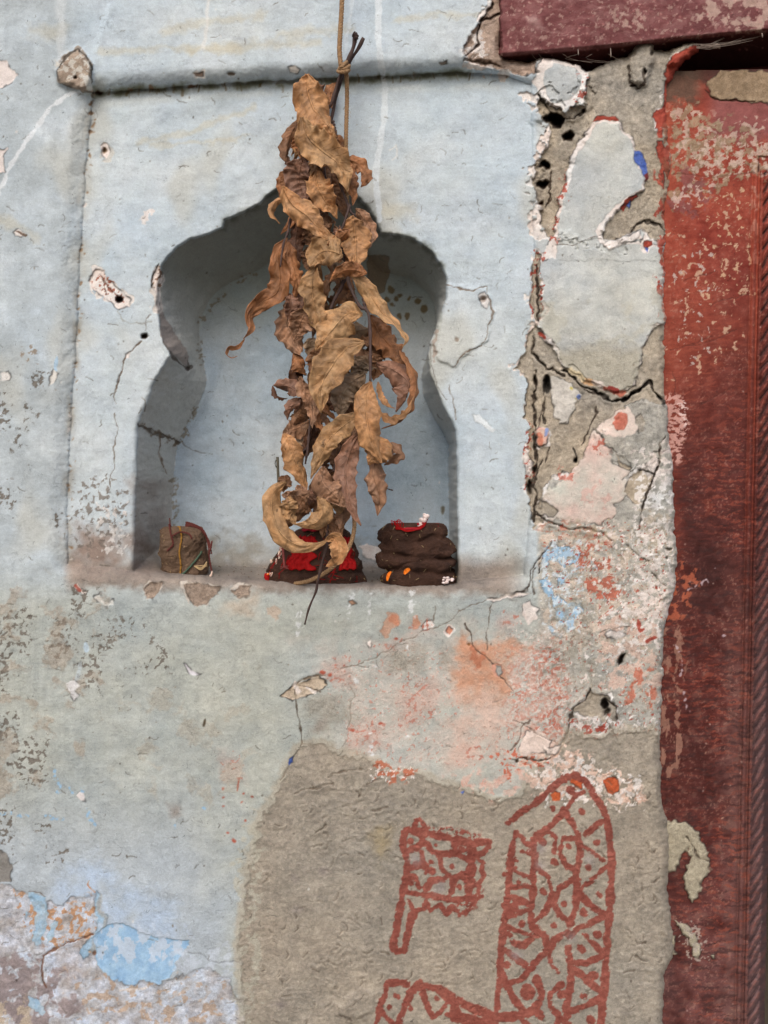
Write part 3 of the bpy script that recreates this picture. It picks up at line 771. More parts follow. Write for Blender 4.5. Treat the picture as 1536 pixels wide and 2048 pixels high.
wall.chip([(1262, 950), (1278, 940), (1300, 950), (1308, 965), (1292, 990), (1280, 1010), (1262, 1000), (1250, 985)], T_mud, .0015, T_lime, 3, 5)
wall.chip([(1288, 930), (1315, 920), (1312, 950), (1295, 945)], T_lime, -.0008, None, 0, 4)
wall.spots([(1270, 900), (1345, 880), (1350, 1240), (1270, 1240)], T_lime, -.02, 16, .06, 6, 16, 35, .9)
wall.spots([(1280, 1020), (1345, 1020), (1345, 1120), (1280, 1120)], T_mud, .18, 18, .06, 6, 14, 37, .7)
wall.crack([(1330, 872), (1320, 885), (1321, 910), (1310, 945), (1300, 970), (1288, 1005), (1282, 1025), (1278, 1060)], 2.2, .0035, 2.5, (50, 42, 36), .9, lip=.001)
wall.crack([(1278, 940), (1290, 943), (1308, 948), (1312, 935)], 1.8, .002, 2)
wall.chip([(1078, 1000), (1100, 1005), (1118, 1025), (1110, 1035), (1082, 1030), (1072, 1020)], T_mud2, .001, T_lime, 3, 4)
wall.crack([(1076, 1028), (1092, 1042), (1120, 1052), (1145, 1058), (1180, 1060), (1205, 1066), (1220, 1080), (1226, 1085)], 2.6, .004, 3.5, (60, 50, 42), .85, lip=.002)
wall.spots([(1080, 1040), (1220, 1060), (1210, 1110), (1090, 1100)], (188, 128, 108), .16, 26, .1, 6, 16, 39, .75, sy=12)
wall.spots([(1080, 1060), (1260, 1060), (1290, 1300), (1090, 1300)], tex((206, 190, 174), 0, (nC, (10, 8, 8))), 0.0, 24, .08, 8, 24, 41, .75)
wall.spots([(1150, 1090), (1210, 1095), (1240, 1150), (1240, 1210), (1205, 1215), (1180, 1190), (1145, 1150)], (180, 100, 80), .08, 20, .1, 8, 24, 43, .85, warp=5)
wall.spots([(1120, 1040), (1195, 1040), (1195, 1090), (1120, 1080)], T_mud, .2, 22, .1, 6, 18, 44, .7)
BL = [[(1095, 1088), (1130, 1088), (1158, 1108), (1150, 1122), (1128, 1132), (1108, 1120), (1098, 1140), (1087, 1120)], [(1115, 1155), (1130, 1150), (1134, 1165), (1118, 1172)], [(1080, 1165), (1098, 1156), (1106, 1168), (1108, 1192), (1095, 1194), (1082, 1182)],
      [(1102, 1192), (1116, 1200), (1164, 1207), (1168, 1222), (1152, 1238), (1146, 1258), (1132, 1254), (1112, 1234), (1104, 1212)], [(1094, 1252), (1108, 1256), (1126, 1268), (1122, 1280), (1104, 1272)]]
for p in BL:
    wall.chip(p, T_blue, -.0006, None, 0, 5, .15, .2, edge=.3)
wall.spots([(1085, 1080), (1170, 1080), (1170, 1270), (1080, 1270)], tex((206, 216, 222), 0, (nC, (8, 4, 0))), .22, 14, .05, 6, 12, 45, .85)
wall.spots([(1140, 1120), (1200, 1130), (1210, 1160), (1150, 1150)], (168, 190, 208), .3, 14, .05, 5, 12, 46, .7)
wall.chip([(1045, 1210), (1060, 1200), (1075, 1215), (1072, 1240), (1058, 1250), (1044, 1232)], T_lime, -.0005, None, 0, 4)
wall.crack([(1102, 1085), (1092, 1105), (1070, 1130), (1060, 1150), (1052, 1180), (1035, 1186), (1024, 1192)], 2.4, .003, 4, (56, 48, 42), .85, lip=.0015)
wall.crack([(1072, 1140), (1062, 1160), (1070, 1190)], 2.2, .003, 4, (70, 60, 52), .8, lip=.001)
wall.crack([(1078, 1150), (1082, 1130)], 1.5, .002, 3)
wall.hole(1338, 1097, 6, 3, .005, (50, 44, 38), 2); wall.hole(1334, 1115, 3, 3, .005, (50, 44, 38), 2)
wall.crack([(1255, 1090), (1275, 1108), (1295, 1122)], 1.8, .002, 3, (66, 56, 48), .85)
wall.crack([(1300, 1148), (1320, 1160), (1330, 1172)], 1.6, .002, 3, (66, 56, 48), .85)
wall.bump([(1300, 1000), (1345, 1000), (1352, 1180), (1320, 1200), (1300, 1100)], -.003, 18, 10)

STRIP = [(1085, 1045), (1345, 1045), (1335, 1640), (1120, 1600), (1100, 1300)]
wall.spots(STRIP, T_mud, .50, 9, .04, 8, 20, 141, .8, .8, .0006)
wall.spots(STRIP, T_lime, .62, 9, .035, 8, 20, 142, .95, .3, -.0005)
wall.spots([(1180, 1045), (1345, 1045), (1340, 1260), (1200, 1260)], T_lime, .46, 13, .03, 8, 20, 143, .95, .3, -.0006)
wall.spots(STRIP, T_red, .66, 8, .035, 8, 20, 144, .8)
# grey hatched scar and lower right, 1180 - 1620
wall.spots([(1120, 1180), (1180, 1180), (1180, 1360), (1100, 1380), (1080, 1280)], (150, 146, 134), .0, 30, .2, 8, 30, 47, .6, .8)
wall.spots([(1030, 1300), (1090, 1290), (1110, 1350), (1120, 1480), (1060, 1480), (1000, 1440)], (200, 140, 122), .02, 20, .12, 8, 24, 49, .7)
wall.spots([(1030, 1300), (1100, 1290), (1130, 1480), (1100, 1500), (1020, 1420)], (178, 96, 78), .32, 11, .05, 6, 18, 50, .8)
wall.spots([(1100, 1340), (1130, 1330), (1130, 1500), (1090, 1500)], (184, 102, 82), .2, 14, .08, 5, 14, 51, .8)
wall.spots([(1200, 1240), (1330, 1240), (1320, 1400), (1200, 1380)], tex((206, 180, 166), 0, (nC, (8, 8, 8))), .08, 22, .1, 8, 20, 52, .8)
wall.spots([(1250, 1330), (1310, 1330), (1310, 1420), (1250, 1410)], (186, 108, 86), .18, 16, .1, 6, 18, 53, .8, sy=26)
wall.spots([(1210, 1220), (1320, 1160), (1330, 1300), (1220, 1320)], T_lime, .2, 15, .05, 5, 14, 54, .9)
wall.chip([(1210, 1270), (1222, 1262), (1250, 1266), (1235, 1276), (1216, 1276)], T_lime, -.001, None, 0, 4)
wall.line([(1278, 1245), (1282, 1258)], 5, T_red, .9, 3, 2, 0, .8, 10); wall.line([(1295, 1283), (1308, 1276)], 4, T_red, .9, 2, 2)
wall.hole(1243, 1318, 6, 12, .014, (40, 32, 26), 2, .5)
wall.crack([(1250, 1308), (1237, 1330)], 2, .004, 2)
wall.crack([(1200, 1265), (1230, 1258), (1255, 1252)], 1.2, .001, 3, (80, 70, 60), .7)
wall.chip([(1176, 1375), (1190, 1385), (1215, 1392), (1235, 1420), (1238, 1450), (1222, 1455), (1200, 1440), (1160, 1430), (1145, 1420), (1165, 1400)], T_mud, .003, T_lime, 4, 5, .8)
wall.hole(1208, 1408, 9, 11, .018, (36, 28, 22), 4); wall.hole(1214, 1425, 6, 10, .01, (84, 78, 70), 3)
wall.crack([(1178, 1375), (1170, 1398), (1150, 1415), (1143, 1435), (1136, 1465), (1124, 1490), (1110, 1515)], 2.6, .004, 3, (50, 42, 36), .9, lip=.0015)
wall.crack([(1214, 1400), (1232, 1415), (1238, 1440)], 2, .003, 3, (60, 50, 42), .85)
wall.crack([(1215, 1445), (1228, 1475), (1240, 1495)], 1.6, .002, 3, (80, 68, 58), .85)
wall.spots([(1150, 1440), (1250, 1440), (1280, 1500), (1300, 1620), (1150, 1560)], T_lime, .10, 15, .05, 6, 18, 55, .95)
wall.spots([(1150, 1440), (1240, 1440), (1240, 1500), (1160, 1500)], T_red, .28, 15, .05, 6, 14, 56, .9)
wall.chip([(1225, 1480), (1234, 1480), (1242, 1500), (1226, 1502)], T_red, -.0004, None, 0, 3)

for k_, (pl, cc, th_, sc_) in enumerate((([(640, 1320), (1120, 1270), (1140, 1520), (700, 1540)], (184, 120, 104), .62, 8), ([(640, 1320), (1120, 1270), (1140, 1520), (700, 1540)], (206, 198, 192), .60, 9),
        ([(980, 1280), (1130, 1280), (1140, 1500), (1000, 1480)], (176, 94, 76), .44, 9), ([(1000, 1250), (1140, 1250), (1140, 1500), (1020, 1480)], (212, 204, 198), .44, 9), ([(1130, 1440), (1320, 1440), (1320, 1600), (1130, 1600)], (216, 210, 208), .40, 8))):
    wall.spots(pl, cc, th_, sc_, .035, 8, 24, 150 + k_, .85, None, -.0003)
# lower mid wall: orange stains, pink mottling
T_or = tex((196, 140, 112), 0, (nC, (8, 12, 14)), (nD, (8, 10, 10)))
wall.wash([(620, 1300), (1120, 1260), (1140, 1560), (700, 1560)], (196, 184, 174), .5, 60, 30)
wall.chip([(760, 1268), (775, 1230), (792, 1228), (800, 1248), (785, 1258), (770, 1272)], T_or, .0002, None, 0, 5, edge=.1, op=.6)
wall.line([(785, 1238), (795, 1245)], 7, (186, 116, 86), .6, 4, 3)
wall.chip([(824, 1232), (832, 1228), (840, 1244), (838, 1258), (826, 1256)], T_or, .0002, None, 0, 4, edge=.1, op=.8)
wall.chip([(528, 1220), (545, 1208), (560, 1220), (550, 1238)], (190, 160, 138), .0002, None, 0, 5, edge=0, op=.5)
wall.wash([(925, 1275), (1020, 1278), (1060, 1290), (1020, 1330), (1010, 1400), (990, 1420), (920, 1400), (905, 1340)], (194, 148, 122), .8, 16, 10, nz=40, ns=.6)
wall.wash([(900, 1380), (1000, 1380), (1010, 1520), (900, 1520)], (202, 176, 162), .6, 24, 10)
wall.line([(950, 1300), (945, 1320), (952, 1332), (965, 1310)], 7, (182, 112, 84), .7, 5, 5, 0, .8, 14)
wall.hole(938, 1289, 3.5, 3.5, .002, (110, 72, 36), 1)
for poly, n0 in (([(740, 1278), (830, 1270), (840, 1300), (740, 1304)], 60), ([(650, 1330), (690, 1310), (705, 1370), (640, 1370)], 61), ([(690, 1450), (760, 1430), (780, 1500), (690, 1500)], 62), ([(800, 1360), (870, 1350), (880, 1440), (800, 1460)], 63),
                 ([(440, 1505), (480, 1510), (490, 1560), (450, 1560)], 64), ([(920, 1490), (970, 1480), (970, 1530), (920, 1530)], 65), ([(820, 1240), (860, 1235), (870, 1265), (820, 1265)], 66), ([(1000, 1230), (1040, 1230), (1040, 1260), (1000, 1260)], 67)):
    wall.spots(poly, (176, 108, 92), .44, 11, .08, 6, 18, n0, .7)
    wall.wash(poly, (196, 150, 136), .25, 14, 8)
for x, y, r in ((447, 1576, 4), (448, 1594, 3), (485, 1588, 4), (505, 1594, 4), (483, 1607, 3), (448, 1612, 3), (493, 1642, 4), (455, 1667, 4), (466, 1681, 6), (792, 1277, 5), (760, 1448, 5), (705, 1460, 6), (670, 1330, 3), (687, 1331, 3), (778, 1349, 3), (645, 1346, 6), (658, 1350, 5)):
    wall.hole(x, y, r, r * .8, .0001, (164, 80, 62), 2)
wall.line([(473, 1580), (478, 1556)], 1.6, (164, 84, 66), .9, 2, 2)
# chip with shelf above the big mud patch
wall.chip([(560, 1392), (590, 1368), (632, 1354), (650, 1360), (655, 1372), (640, 1382), (600, 1395), (586, 1400)], tex((196, 180, 160), 0, (nC, (12, 12, 10))), .002, None, 0, 4, .5, edge=.7)
wall.crack([(586, 1372), (605, 1358), (632, 1352), (650, 1352)], 2, .002, 2, (110, 96, 80), .9, lip=.001)
wall.crack([(592, 1375), (592, 1400), (596, 1430), (603, 1460), (606, 1488), (592, 1510), (576, 1535), (560, 1560)], 1.5, .0016, 2, (72, 62, 52), .9)
wall.crack([(640, 1384), (620, 1376), (600, 1372)], 1.6, .0016, 2, (72, 62, 52), .9)
wall.line([(590, 1368), (598, 1385)], 4, T_lime, 1, 3, 2, 0, .8, 8); wall.line([(612, 1376), (628, 1386)], 3, T_lime, .9, 3, 2)
wall.wash([(600, 1390), (690, 1380), (700, 1450), (620, 1470)], (156, 152, 140), .5, 20, 12, rough=.8)
wall.wash([(620, 1440), (650, 1435), (645, 1465), (620, 1465)], (136, 128, 120), .5, 12, 4)
wall.wash([(780, 1290), (850, 1290), (850, 1350), (770, 1340)], (152, 148, 136), .5, 16, 8, rough=.8)
wall.wash([(880, 1300), (910, 1300), (900, 1340), (875, 1340)], (146, 142, 130), .4, 12, 8, rough=.8)
wall.chip([(735, 1285), (740, 1280), (745, 1290), (740, 1298)], T_lime, -.0004, None, 0, 3)
for x, y in ((750, 1335), (711, 1360), (745, 1465), (812, 1475), (745, 1490), (820, 1296), (905, 1260)):
    wall.hole(x, y, rnd.uniform(3, 8), rnd.uniform(3, 7), -.0004, (214, 216, 216), 5)
for pts, w in (([(702, 1190), (700, 1210)], 5), ([(700, 1212), (697, 1235)], 3.5), ([(742, 1190), (740, 1212), (736, 1238)], 4), ([(826, 1185), (824, 1230)], 6), ([(598, 1225), (596, 1270)], 5), ([(745, 1480), (742, 1510)], 3)):
    wall.line(pts, w, (216, 220, 222), .75, 3, 2.5, .1, .8, 10)
wall.chip([(697, 1202), (704, 1200), (712, 1206), (704, 1210)], (176, 140, 116), 0, None, 0, 2)
# diagonal cracks
wall.crack([(1062, 1186), (1030, 1190), (1000, 1194), (980, 1200), (955, 1208), (930, 1215), (915, 1225), (905, 1240), (880, 1248), (868, 1258), (845, 1264), (820, 1276), (785, 1292), (770, 1302), (745, 1318), (725, 1326), (700, 1334), (665, 1342)], 1.0, .0006, 4, (112, 102, 90), .75)
wall.chip([(972, 1200), (1000, 1190), (1040, 1184), (1060, 1186), (1050, 1192), (1010, 1196), (985, 1206)], T_lime, .001, None, 0, 3, op=.8)
wall.crack([(985, 1205), (978, 1235), (974, 1260), (975, 1285), (977, 1300)], 1.1, .0008, 2.5, (100, 88, 76), .85)
wall.crack([(872, 1210), (872, 1225), (870, 1240)], 1.0, .0006, 2, (110, 100, 88), .8)
wall.crack([(928, 1250), (945, 1272), (945, 1288), (960, 1308), (975, 1318), (985, 1330), (998, 1348), (1012, 1365), (1025, 1380)], 1.4, .0012, 2.5, (76, 64, 56), .9)
wall.chip([(990, 1332), (1000, 1332), (1006, 1345), (998, 1352), (990, 1344)], (160, 160, 156), .0015, (200, 150, 130), 3, 2)
wall.chip([(842, 1250), (852, 1240), (868, 1240), (872, 1250), (862, 1258), (848, 1260)], T_lime, .0006, None, 0, 3)
wall.spots([(842, 1242), (866, 1240), (860, 1258), (846, 1258)], (186, 110, 90), .1, 8, .08, 3, 8, 68, .8)
wall.chip([(890, 1262), (896, 1252), (905, 1258), (898, 1268)], (200, 140, 116), .0004, T_lime, 3, 2)
wall.crack([(700, 1372), (712, 1390), (700, 1402), (700, 1440), (694, 1460)], .9, .0005, 2.5, (130, 120, 108), .7)
wall.crack([(606, 1488), (640, 1492), (680, 1496), (694, 1480)], .9, .0005, 2.5, (120, 110, 98), .7)

# chips along the sill front
for poly in ([(288, 1175), (300, 1164), (330, 1166), (322, 1182), (308, 1200), (296, 1194)], [(366, 1170), (395, 1166), (440, 1172), (435, 1190), (415, 1206), (395, 1212), (378, 1196)], [(462, 1180), (480, 1172), (505, 1176), (500, 1192), (478, 1196)]):
    wall.chip(poly, tex((152, 136, 122), 0, (nC, (12, 12, 12)), (nD, (14, 14, 14))), .0016, (190, 182, 172), 4, 4, .9, edge=.35)
wall.chip([(146, 1176), (152, 1168), (160, 1178), (172, 1182), (168, 1192), (156, 1184)], T_lime, .001, None, 0, 3)
wall.line([(150, 1172), (158, 1182)], 3, T_red, .8, 2, 2)
wall.chip([(188, 1192), (200, 1186), (206, 1204), (218, 1210), (228, 1200), (230, 1212), (212, 1214), (196, 1204)], (208, 210, 206), .0005, None, 0, 4)
wall.wash([(440, 1195), (520, 1190), (510, 1230), (450, 1225)], (186, 170, 152), .5, 16, 8)

# lower left: dark scabs of old paint, light chips
DK = (112, 106, 98)
for poly, th, n0 in (([(-20, 1220), (70, 1220), (60, 1310), (-20, 1330)], .30, 70), ([(100, 1240), (145, 1230), (150, 1300), (108, 1320)], .16, 71), ([(140, 1170), (190, 1180), (160, 1240), (140, 1230)], .22, 72), ([(150, 1330), (205, 1290), (200, 1330), (195, 1385), (165, 1370)], .18, 73),
                     ([(-20, 1320), (20, 1320), (20, 1390), (-20, 1400)], .1, 74), ([(-20, 1430), (30, 1430), (35, 1480), (-20, 1480)], .2, 75), ([(20, 1480), (100, 1480), (90, 1580), (30, 1570)], .22, 76), ([(-20, 1620), (30, 1610), (25, 1690), (-20, 1690)], .16, 77),
                     ([(-20, 780), (20, 790), (15, 860), (-20, 860)], .2, 78), ([(60, 745), (92, 745), (90, 770), (66, 775)], .06, 79), ([(40, 860), (60, 830), (45, 890), (25, 890)], .2, 80), ([(-20, 970), (20, 970), (30, 1010), (-20, 1010)], .16, 81), ([(210, 1290), (240, 1240), (230, 1280)], .1, 82),
                     ([(300, 1270), (330, 1290), (340, 1310), (315, 1310)], .12, 83), ([(55, 800), (70, 830), (50, 830)], .2, 84), ([(250, 1330), (340, 1310), (340, 1345), (250, 1345)], .36, 85), ([(100, 1700), (140, 1700), (130, 1730), (100, 1725)], .3, 86), ([(60, 1650), (110, 1640), (100, 1670)], .3, 87),
                     ([(105, 1030), (125, 1020), (125, 1060), (105, 1060)], .3, 88), ([(130, 1280), (280, 1220), (290, 1270), (180, 1320)], .46, 89)):
    wall.spots(poly, DK, th, 11, .06, 7, 14, n0, .85, .7, .0004)
wall.spots([(-20, 1180), (230, 1200), (200, 1420), (120, 1560), (-20, 1600)], (164, 150, 134), .34, 60, .22, 18, 60, 90, .5, .8, warp=9)
wall.spots([(260, 1400), (540, 1360), (500, 1600), (260, 1560)], (172, 165, 150), .30, 60, .22, 18, 60, 91, .45, .7, warp=9)
wall.spots([(40, 700), (70, 690), (70, 720), (45, 722)], (140, 126, 110), .2, 12, .1, 6, 12, 92, .8)
wall.chip([(134, 1366), (140, 1361), (152, 1362), (160, 1374), (152, 1384), (157, 1393), (146, 1402), (140, 1384)], (216, 216, 216), -.0004, None, 0, 3)
wall.line([(172, 1285), (175, 1300)], 4, (186, 206, 220), .9, 3, 2, 0, .6)
wall.line([(160, 1330), (155, 1360)], 3, (186, 200, 208), .6, 3, 2, 0, .8)
wall.chip([(365, 1327), (372, 1330), (382, 1340), (402, 1348), (380, 1350)], (216, 214, 220), .0004, None, 0, 2)
wall.hole(409, 1445, 3.6, 10, -.0006, (70, 58, 42), 1, .25)
wall.crack([(438, 1377), (446, 1374), (450, 1384), (444, 1384)], .9, .0003, 2, (110, 104, 92), .8)
# vertical blue scratches and line, bottom left
BLU = (146, 186, 220)
for pts, w in (([(112, 1540), (108, 1555), (118, 1570), (116, 1584)], 3.5), ([(165, 1580), (168, 1590)], 4), ([(176, 1615), (178, 1635), (188, 1650)], 3.5), ([(-10, 1626), (40, 1630), (64, 1631)], 2.8), ([(88, 1632), (110, 1638), (128, 1638)], 3), ([(138, 1577), (142, 1586)], 2.5),
               ([(350, 1650), (348, 1662)], 3), ([(403, 1612), (406, 1616)], 3)):
    wall.line(pts, w, BLU, .8, 3, 2.5, .1, .9, 12)
wall.chip([(152, 1592), (160, 1583), (168, 1588), (172, 1604), (162, 1602)], (222, 218, 218), -.0004, None, 0, 2)
wall.wash([(335, 1605), (355, 1605), (362, 1628), (340, 1636)], (138, 132, 126), .8, 10, 3)
wall.wash([(110, 1760), (190, 1700), (230, 1760), (200, 1860), (110, 1830)], (178, 198, 222), .6, 26, 10)
wall.wash([(200, 1750), (340, 1800), (360, 1880), (210, 1880)], (172, 192, 216), .6, 30, 14)
# peeled region bottom left
T_peel = tex((186, 190, 198), 0, (wall.n(34, seed=95, oct=4, warp=4), (-20, -28, -38)), (nC, (8, 8, 8)), (nD, (14, 13, 12)), (nB, (-4, -10, -14)))
Zb = lambda pts: [(x / 3, 1536 + y / 3) for x, y in pts]
PEEL = Zb([(-60, 690), (60, 715), (130, 735), (200, 790), (280, 850), (300, 795), (380, 820), (420, 775), (560, 775), (580, 860), (575, 960), (560, 1010), (500, 1050), (560, 1100), (590, 1180), (640, 1240), (700, 1270), (760, 1295), (870, 1275), (960, 1295),
           (1040, 1275), (1120, 1225), (1250, 1180), (1370, 1260), (1400, 1360), (1470, 1400), (1470, 1640), (-60, 1640)])
wall.chip(PEEL, T_peel, .0014, None, 0, 5, .7, edge=.25)
wall.spots(Zb([(80, 740), (300, 850), (580, 800), (570, 1000), (300, 1080), (180, 980)]), (186, 138, 98), .06, 16, .08, 6, 20, 96, .8)
wall.spots(Zb([(380, 1230), (1100, 1240), (1350, 1300), (1400, 1536), (500, 1536)]), (182, 158, 136), .26, 24, .1, 8, 30, 97, .75)
wall.spots(Zb([(-60, 1130), (250, 1150), (430, 1400), (420, 1640), (-60, 1640)]), tex((146, 134, 134), 0, (nC, (10, 10, 10))), -.12, 40, .12, 10, 30, 98, .9)
wall.spots(Zb([(-60, 1400), (160, 1400), (160, 1640), (-60, 1640)]), (190, 176, 156), .0, 30, .1, 8, 20, 99, .8)
wall.chip(Zb([(-60, 470), (40, 510), (72, 580), (62, 690), (-60, 690)]), (134, 132, 128), .0008, None, 0, 4, .5)
for p in ([(170, 752), (280, 768), (286, 850), (270, 940), (250, 1080), (205, 1060), (205, 870)], [(165, 1370), (210, 1370), (270, 1430), (265, 1480), (170, 1430)], [(310, 920), (340, 930), (330, 1000), (290, 1060), (280, 1000)], [(145, 850), (165, 860), (160, 900), (148, 890)]):
    wall.chip(Zb(p), tex((154, 184, 206), 0, (nC, (12, 6, 0)), (nD, (12, 8, 4))), -.0004, None, 0, 5, .3, edge=.1, op=.85)
wall.chip(Zb([(570, 740), (600, 770), (590, 860), (640, 880), (636, 940), (600, 1000), (530, 1130), (500, 1150), (478, 1110), (500, 1055), (570, 1010), (585, 900), (570, 860)]), T_blue, .0002, None, 0, 3, edge=.3)
wall.line(Zb([(600, 770), (590, 850), (630, 900), (620, 960), (580, 1030), (545, 1090)]), 4, (160, 164, 164), .8, 3, 4, 0, .5)
BIGBLUE = Zb([(575, 1000), (640, 940), (740, 930), (860, 985), (960, 1000), (1120, 1030), (1130, 1060), (1080, 1120), (1066, 1200), (1020, 1262), (960, 1293), (870, 1272), (760, 1295), (700, 1268), (640, 1236), (590, 1180), (565, 1110)])
wall.chip(BIGBLUE, tex((146, 180, 210), 0, (nV, (8, 7, 4)), (nC, (9, 7, 4)), (nD, (8, 7, 5))), .0005, None, 0, 5, .12, .2, edge=.1)
wall.spots(Zb([(600, 940), (1120, 960), (1120, 1160), (620, 1150)]), (184, 198, 214), -.1, 22, .08, 6, 18, 100, .85, sy=34)
wall.spots(Zb([(1040, 1060), (1400, 1060), (1400, 1400), (1080, 1400)]), (186, 196, 208), .0, 30, .2, 8, 30, 101, .6)
wall.crack(Zb([(560, 1000), (480, 1020), (400, 1050), (340, 1080), (290, 1105), (262, 1130), (250, 1200), (258, 1270), (290, 1320)]), 1.8, .0018, 2.5, (110, 78, 62), .9, lip=.001)
wall.crack(Zb([(175, 745), (240, 748), (270, 770)]), 1.2, .0008, 2, (110, 100, 92), .8)
wall.crack(Zb([(530, 675), (525, 700), (545, 730), (565, 748)]), 1.3, .0005, 1.5, (190, 130, 80), .9)
wall.crack(Zb([(1130, 1100), (1200, 1115), (1260, 1150), (1320, 1165), (1400, 1150), (1470, 1190), (1475, 1220)]), 1.2, .0008, 2.5, (136, 142, 148), .8)
wall.hole(188, 1905, 5, 6, .002, (130, 98, 80), 2); wall.hole(180, 1903, 3, 3, .001, (190, 150, 110), 2)
wall.line(Zb([(720, 1330), (870, 1320)]), 2, (218, 210, 204), .8, 2, 2)

# ---- the big mud patch low right of centre
M3 = [(598, 1496), (640, 1490), (690, 1508), (740, 1530), (770, 1548), (830, 1552), (860, 1560), (900, 1575), (950, 1590), (1000, 1604), (1040, 1600), (1058, 1560), (1100, 1520), (1120, 1500), (1140, 1470), (1190, 1480), (1240, 1470), (1290, 1460), (1330, 1490), (1420, 1520),
      (1420, 2500), (500, 2500), (492, 2040), (482, 1950), (478, 1880), (496, 1800), (508, 1700), (528, 1630), (556, 1570), (582, 1526)]
sl_, q_ = wall.sd(M3, 7)
wall.mix(sl_, np.clip(.5 - (q_ - 14) / 10, 0, 1) * .6, (170, 160, 142))
wall.chip(M3, T_mud2, .0012, None, 0, 7, .62, .05, soft=9, edge=.1)
wall.spots([(470, 1680), (520, 1620), (520, 2060), (470, 2060)], (176, 174, 160), .1, 22, .1, 8, 20, 102, .7)
wall.spots([(1040, 1500), (1130, 1490), (1270, 1560), (1290, 1610), (1180, 1600), (1060, 1590)], tex((214, 186, 170), 0, (nC, (10, 16, 18)), (nD, (6, 8, 8))), -.02, 18, .06, 6, 14, 103, .95)
wall.spots([(1060, 1540), (1120, 1500), (1290, 1560), (1280, 1620), (1080, 1600)], T_lime, .14, 13, .05, 6, 12, 104, .95)
wall.chip([(1208, 1560), (1222, 1554), (1238, 1562), (1240, 1578), (1228, 1588), (1216, 1584), (1210, 1572)], tex((184, 92, 58), 0, (nC, (12, 12, 12))), 0, None, 0, 3)
wall.chip([(1100, 1590), (1108, 1580), (1120, 1586), (1118, 1602), (1104, 1602)], (190, 96, 58), 0, None, 0, 3)
wall.chip([(1140, 1558), (1158, 1556), (1166, 1566), (1160, 1580), (1150, 1572)], (190, 92, 56), 0, None, 0, 3)
wall.spots([(740, 1530), (760, 1530), (800, 1540), (835, 1540), (820, 1560), (775, 1568), (750, 1552)], (184, 110, 84), -.02, 14, .07, 6, 10, 105, .9)
wall.spots([(735, 1535), (835, 1535), (830, 1560), (740, 1562)], T_lime, .3, 9, .04, 4, 10, 106, .95)
wall.chip([(920, 1584), (928, 1583), (924, 1590)], T_dblue, 0, None, 0, 3); wall.chip([(578, 1518), (588, 1512), (586, 1526), (578, 1530)], T_dblue, 0, None, 0, 3)
wall.spots([(980, 1520), (1000, 1500), (1060, 1490), (1100, 1530), (1010, 1560)], (190, 100, 76), .26, 12, .06, 6, 14, 107, .85)
wall.spots([(880, 1560), (1060, 1540), (1030, 1600), (960, 1590)], T_pink, .02, 22, .1, 8, 16, 108, .8)
wall.chip([(1036, 1500), (1052, 1462), (1080, 1460), (1100, 1480), (1092, 1500), (1050, 1512)], tex((212, 196, 186), 0, (nC, (8, 8, 8))), -.0008, None, 0, 4, .3)
wall.chip([(1088, 1494), (1120, 1492), (1110, 1512), (1090, 1510)], tex((214, 200, 190), 0, (nC, (8, 8, 8))), -.0008, None, 0, 4)
wall.crack([(1024, 1520), (1045, 1514), (1080, 1522), (1100, 1518)], 2, .002, 3, (64, 54, 46), .85, lip=.001)
wall.hole(1034, 1522, 4, 4, .006, (60, 40, 30), 1)
wall.crack([(1060, 1440), (1045, 1455), (1035, 1480), (1020, 1500)], 1.4, .001, 3, (100, 84, 74), .8)
wall.crack([(1030, 1440), (1060, 1455), (1080, 1470), (1108, 1485)], 1.4, .001, 3, (100, 84, 74), .8)
wall.crack([(660, 1555), (690, 1545), (720, 1538)], 2, .002, 5, (110, 98, 84), .7, lip=.001)
wall.crack([(590, 1590), (620, 1578), (660, 1568)], 2, .002, 5, (110, 98, 84), .7, lip=.001)
wall.wash([(740, 1660), (780, 1650), (775, 1730), (755, 1730)], (160, 144, 110), .5, 16, 8)
for x, y, rx, ry in ((650, 1742, 12, 9), (590, 1820, 14, 11), (560, 2010, 18, 9), (590, 1755, 7, 7)):
    wall.wash([(x - rx, y), (x, y - ry), (x + rx, y), (x, y + ry)], (134, 126, 122), .6, 9, 3)
wall.wash([(870, 1690), (930, 1720), (900, 1800), (850, 1790)], (160, 150, 140), .2, 30, 10)
# relief of the mud: trowelled ridges and crumbs
mm = np.zeros_like(U); mm[sl_] = np.clip(.5 - q_ / 10, 0, 1)
rg = wall.n(46, 20, seed=110, oct=4, warp=6)
wall.d += .42 * mm * (.0011 * (1 - 2.2 * np.abs(rg)) * sstep(-.4, .5, wall.n(150, seed=111, oct=2)) - .0006 * wall.n(16, 10, seed=112, oct=3, warp=3))
rg2 = wall.n(22, seed=113, oct=4, warp=4)
wall.d += (wall.R - .3).clip(0, 1) * (-.0011) * (rg2 + .5 * wall.n(9, seed=114, oct=2)) * (1 - mm * .6)
# lump and clod at the lower edge
wall.bump([(678, 2005), (700, 1990), (735, 1980), (760, 1990), (740, 2020), (700, 2040), (680, 2030)], -.003, 10, 8)
wall.crack([(676, 2010), (684, 2032), (705, 2040)], 2.2, .002, 3, (100, 90, 80), .7)
for pts in ([(630, 1662), (645, 1655), (650, 1650)], [(1270, 1884), (1275, 1892), (1290, 1886)], [(1270, 1912), (1282, 1920), (1292, 1922)], [(1300, 1765), (1318, 1760)], [(1296, 1700), (1304, 1708), (1310, 1700)]):
    wall.crack(pts, 1.6, .0016, 3, (90, 80, 70), .7, lip=.001)

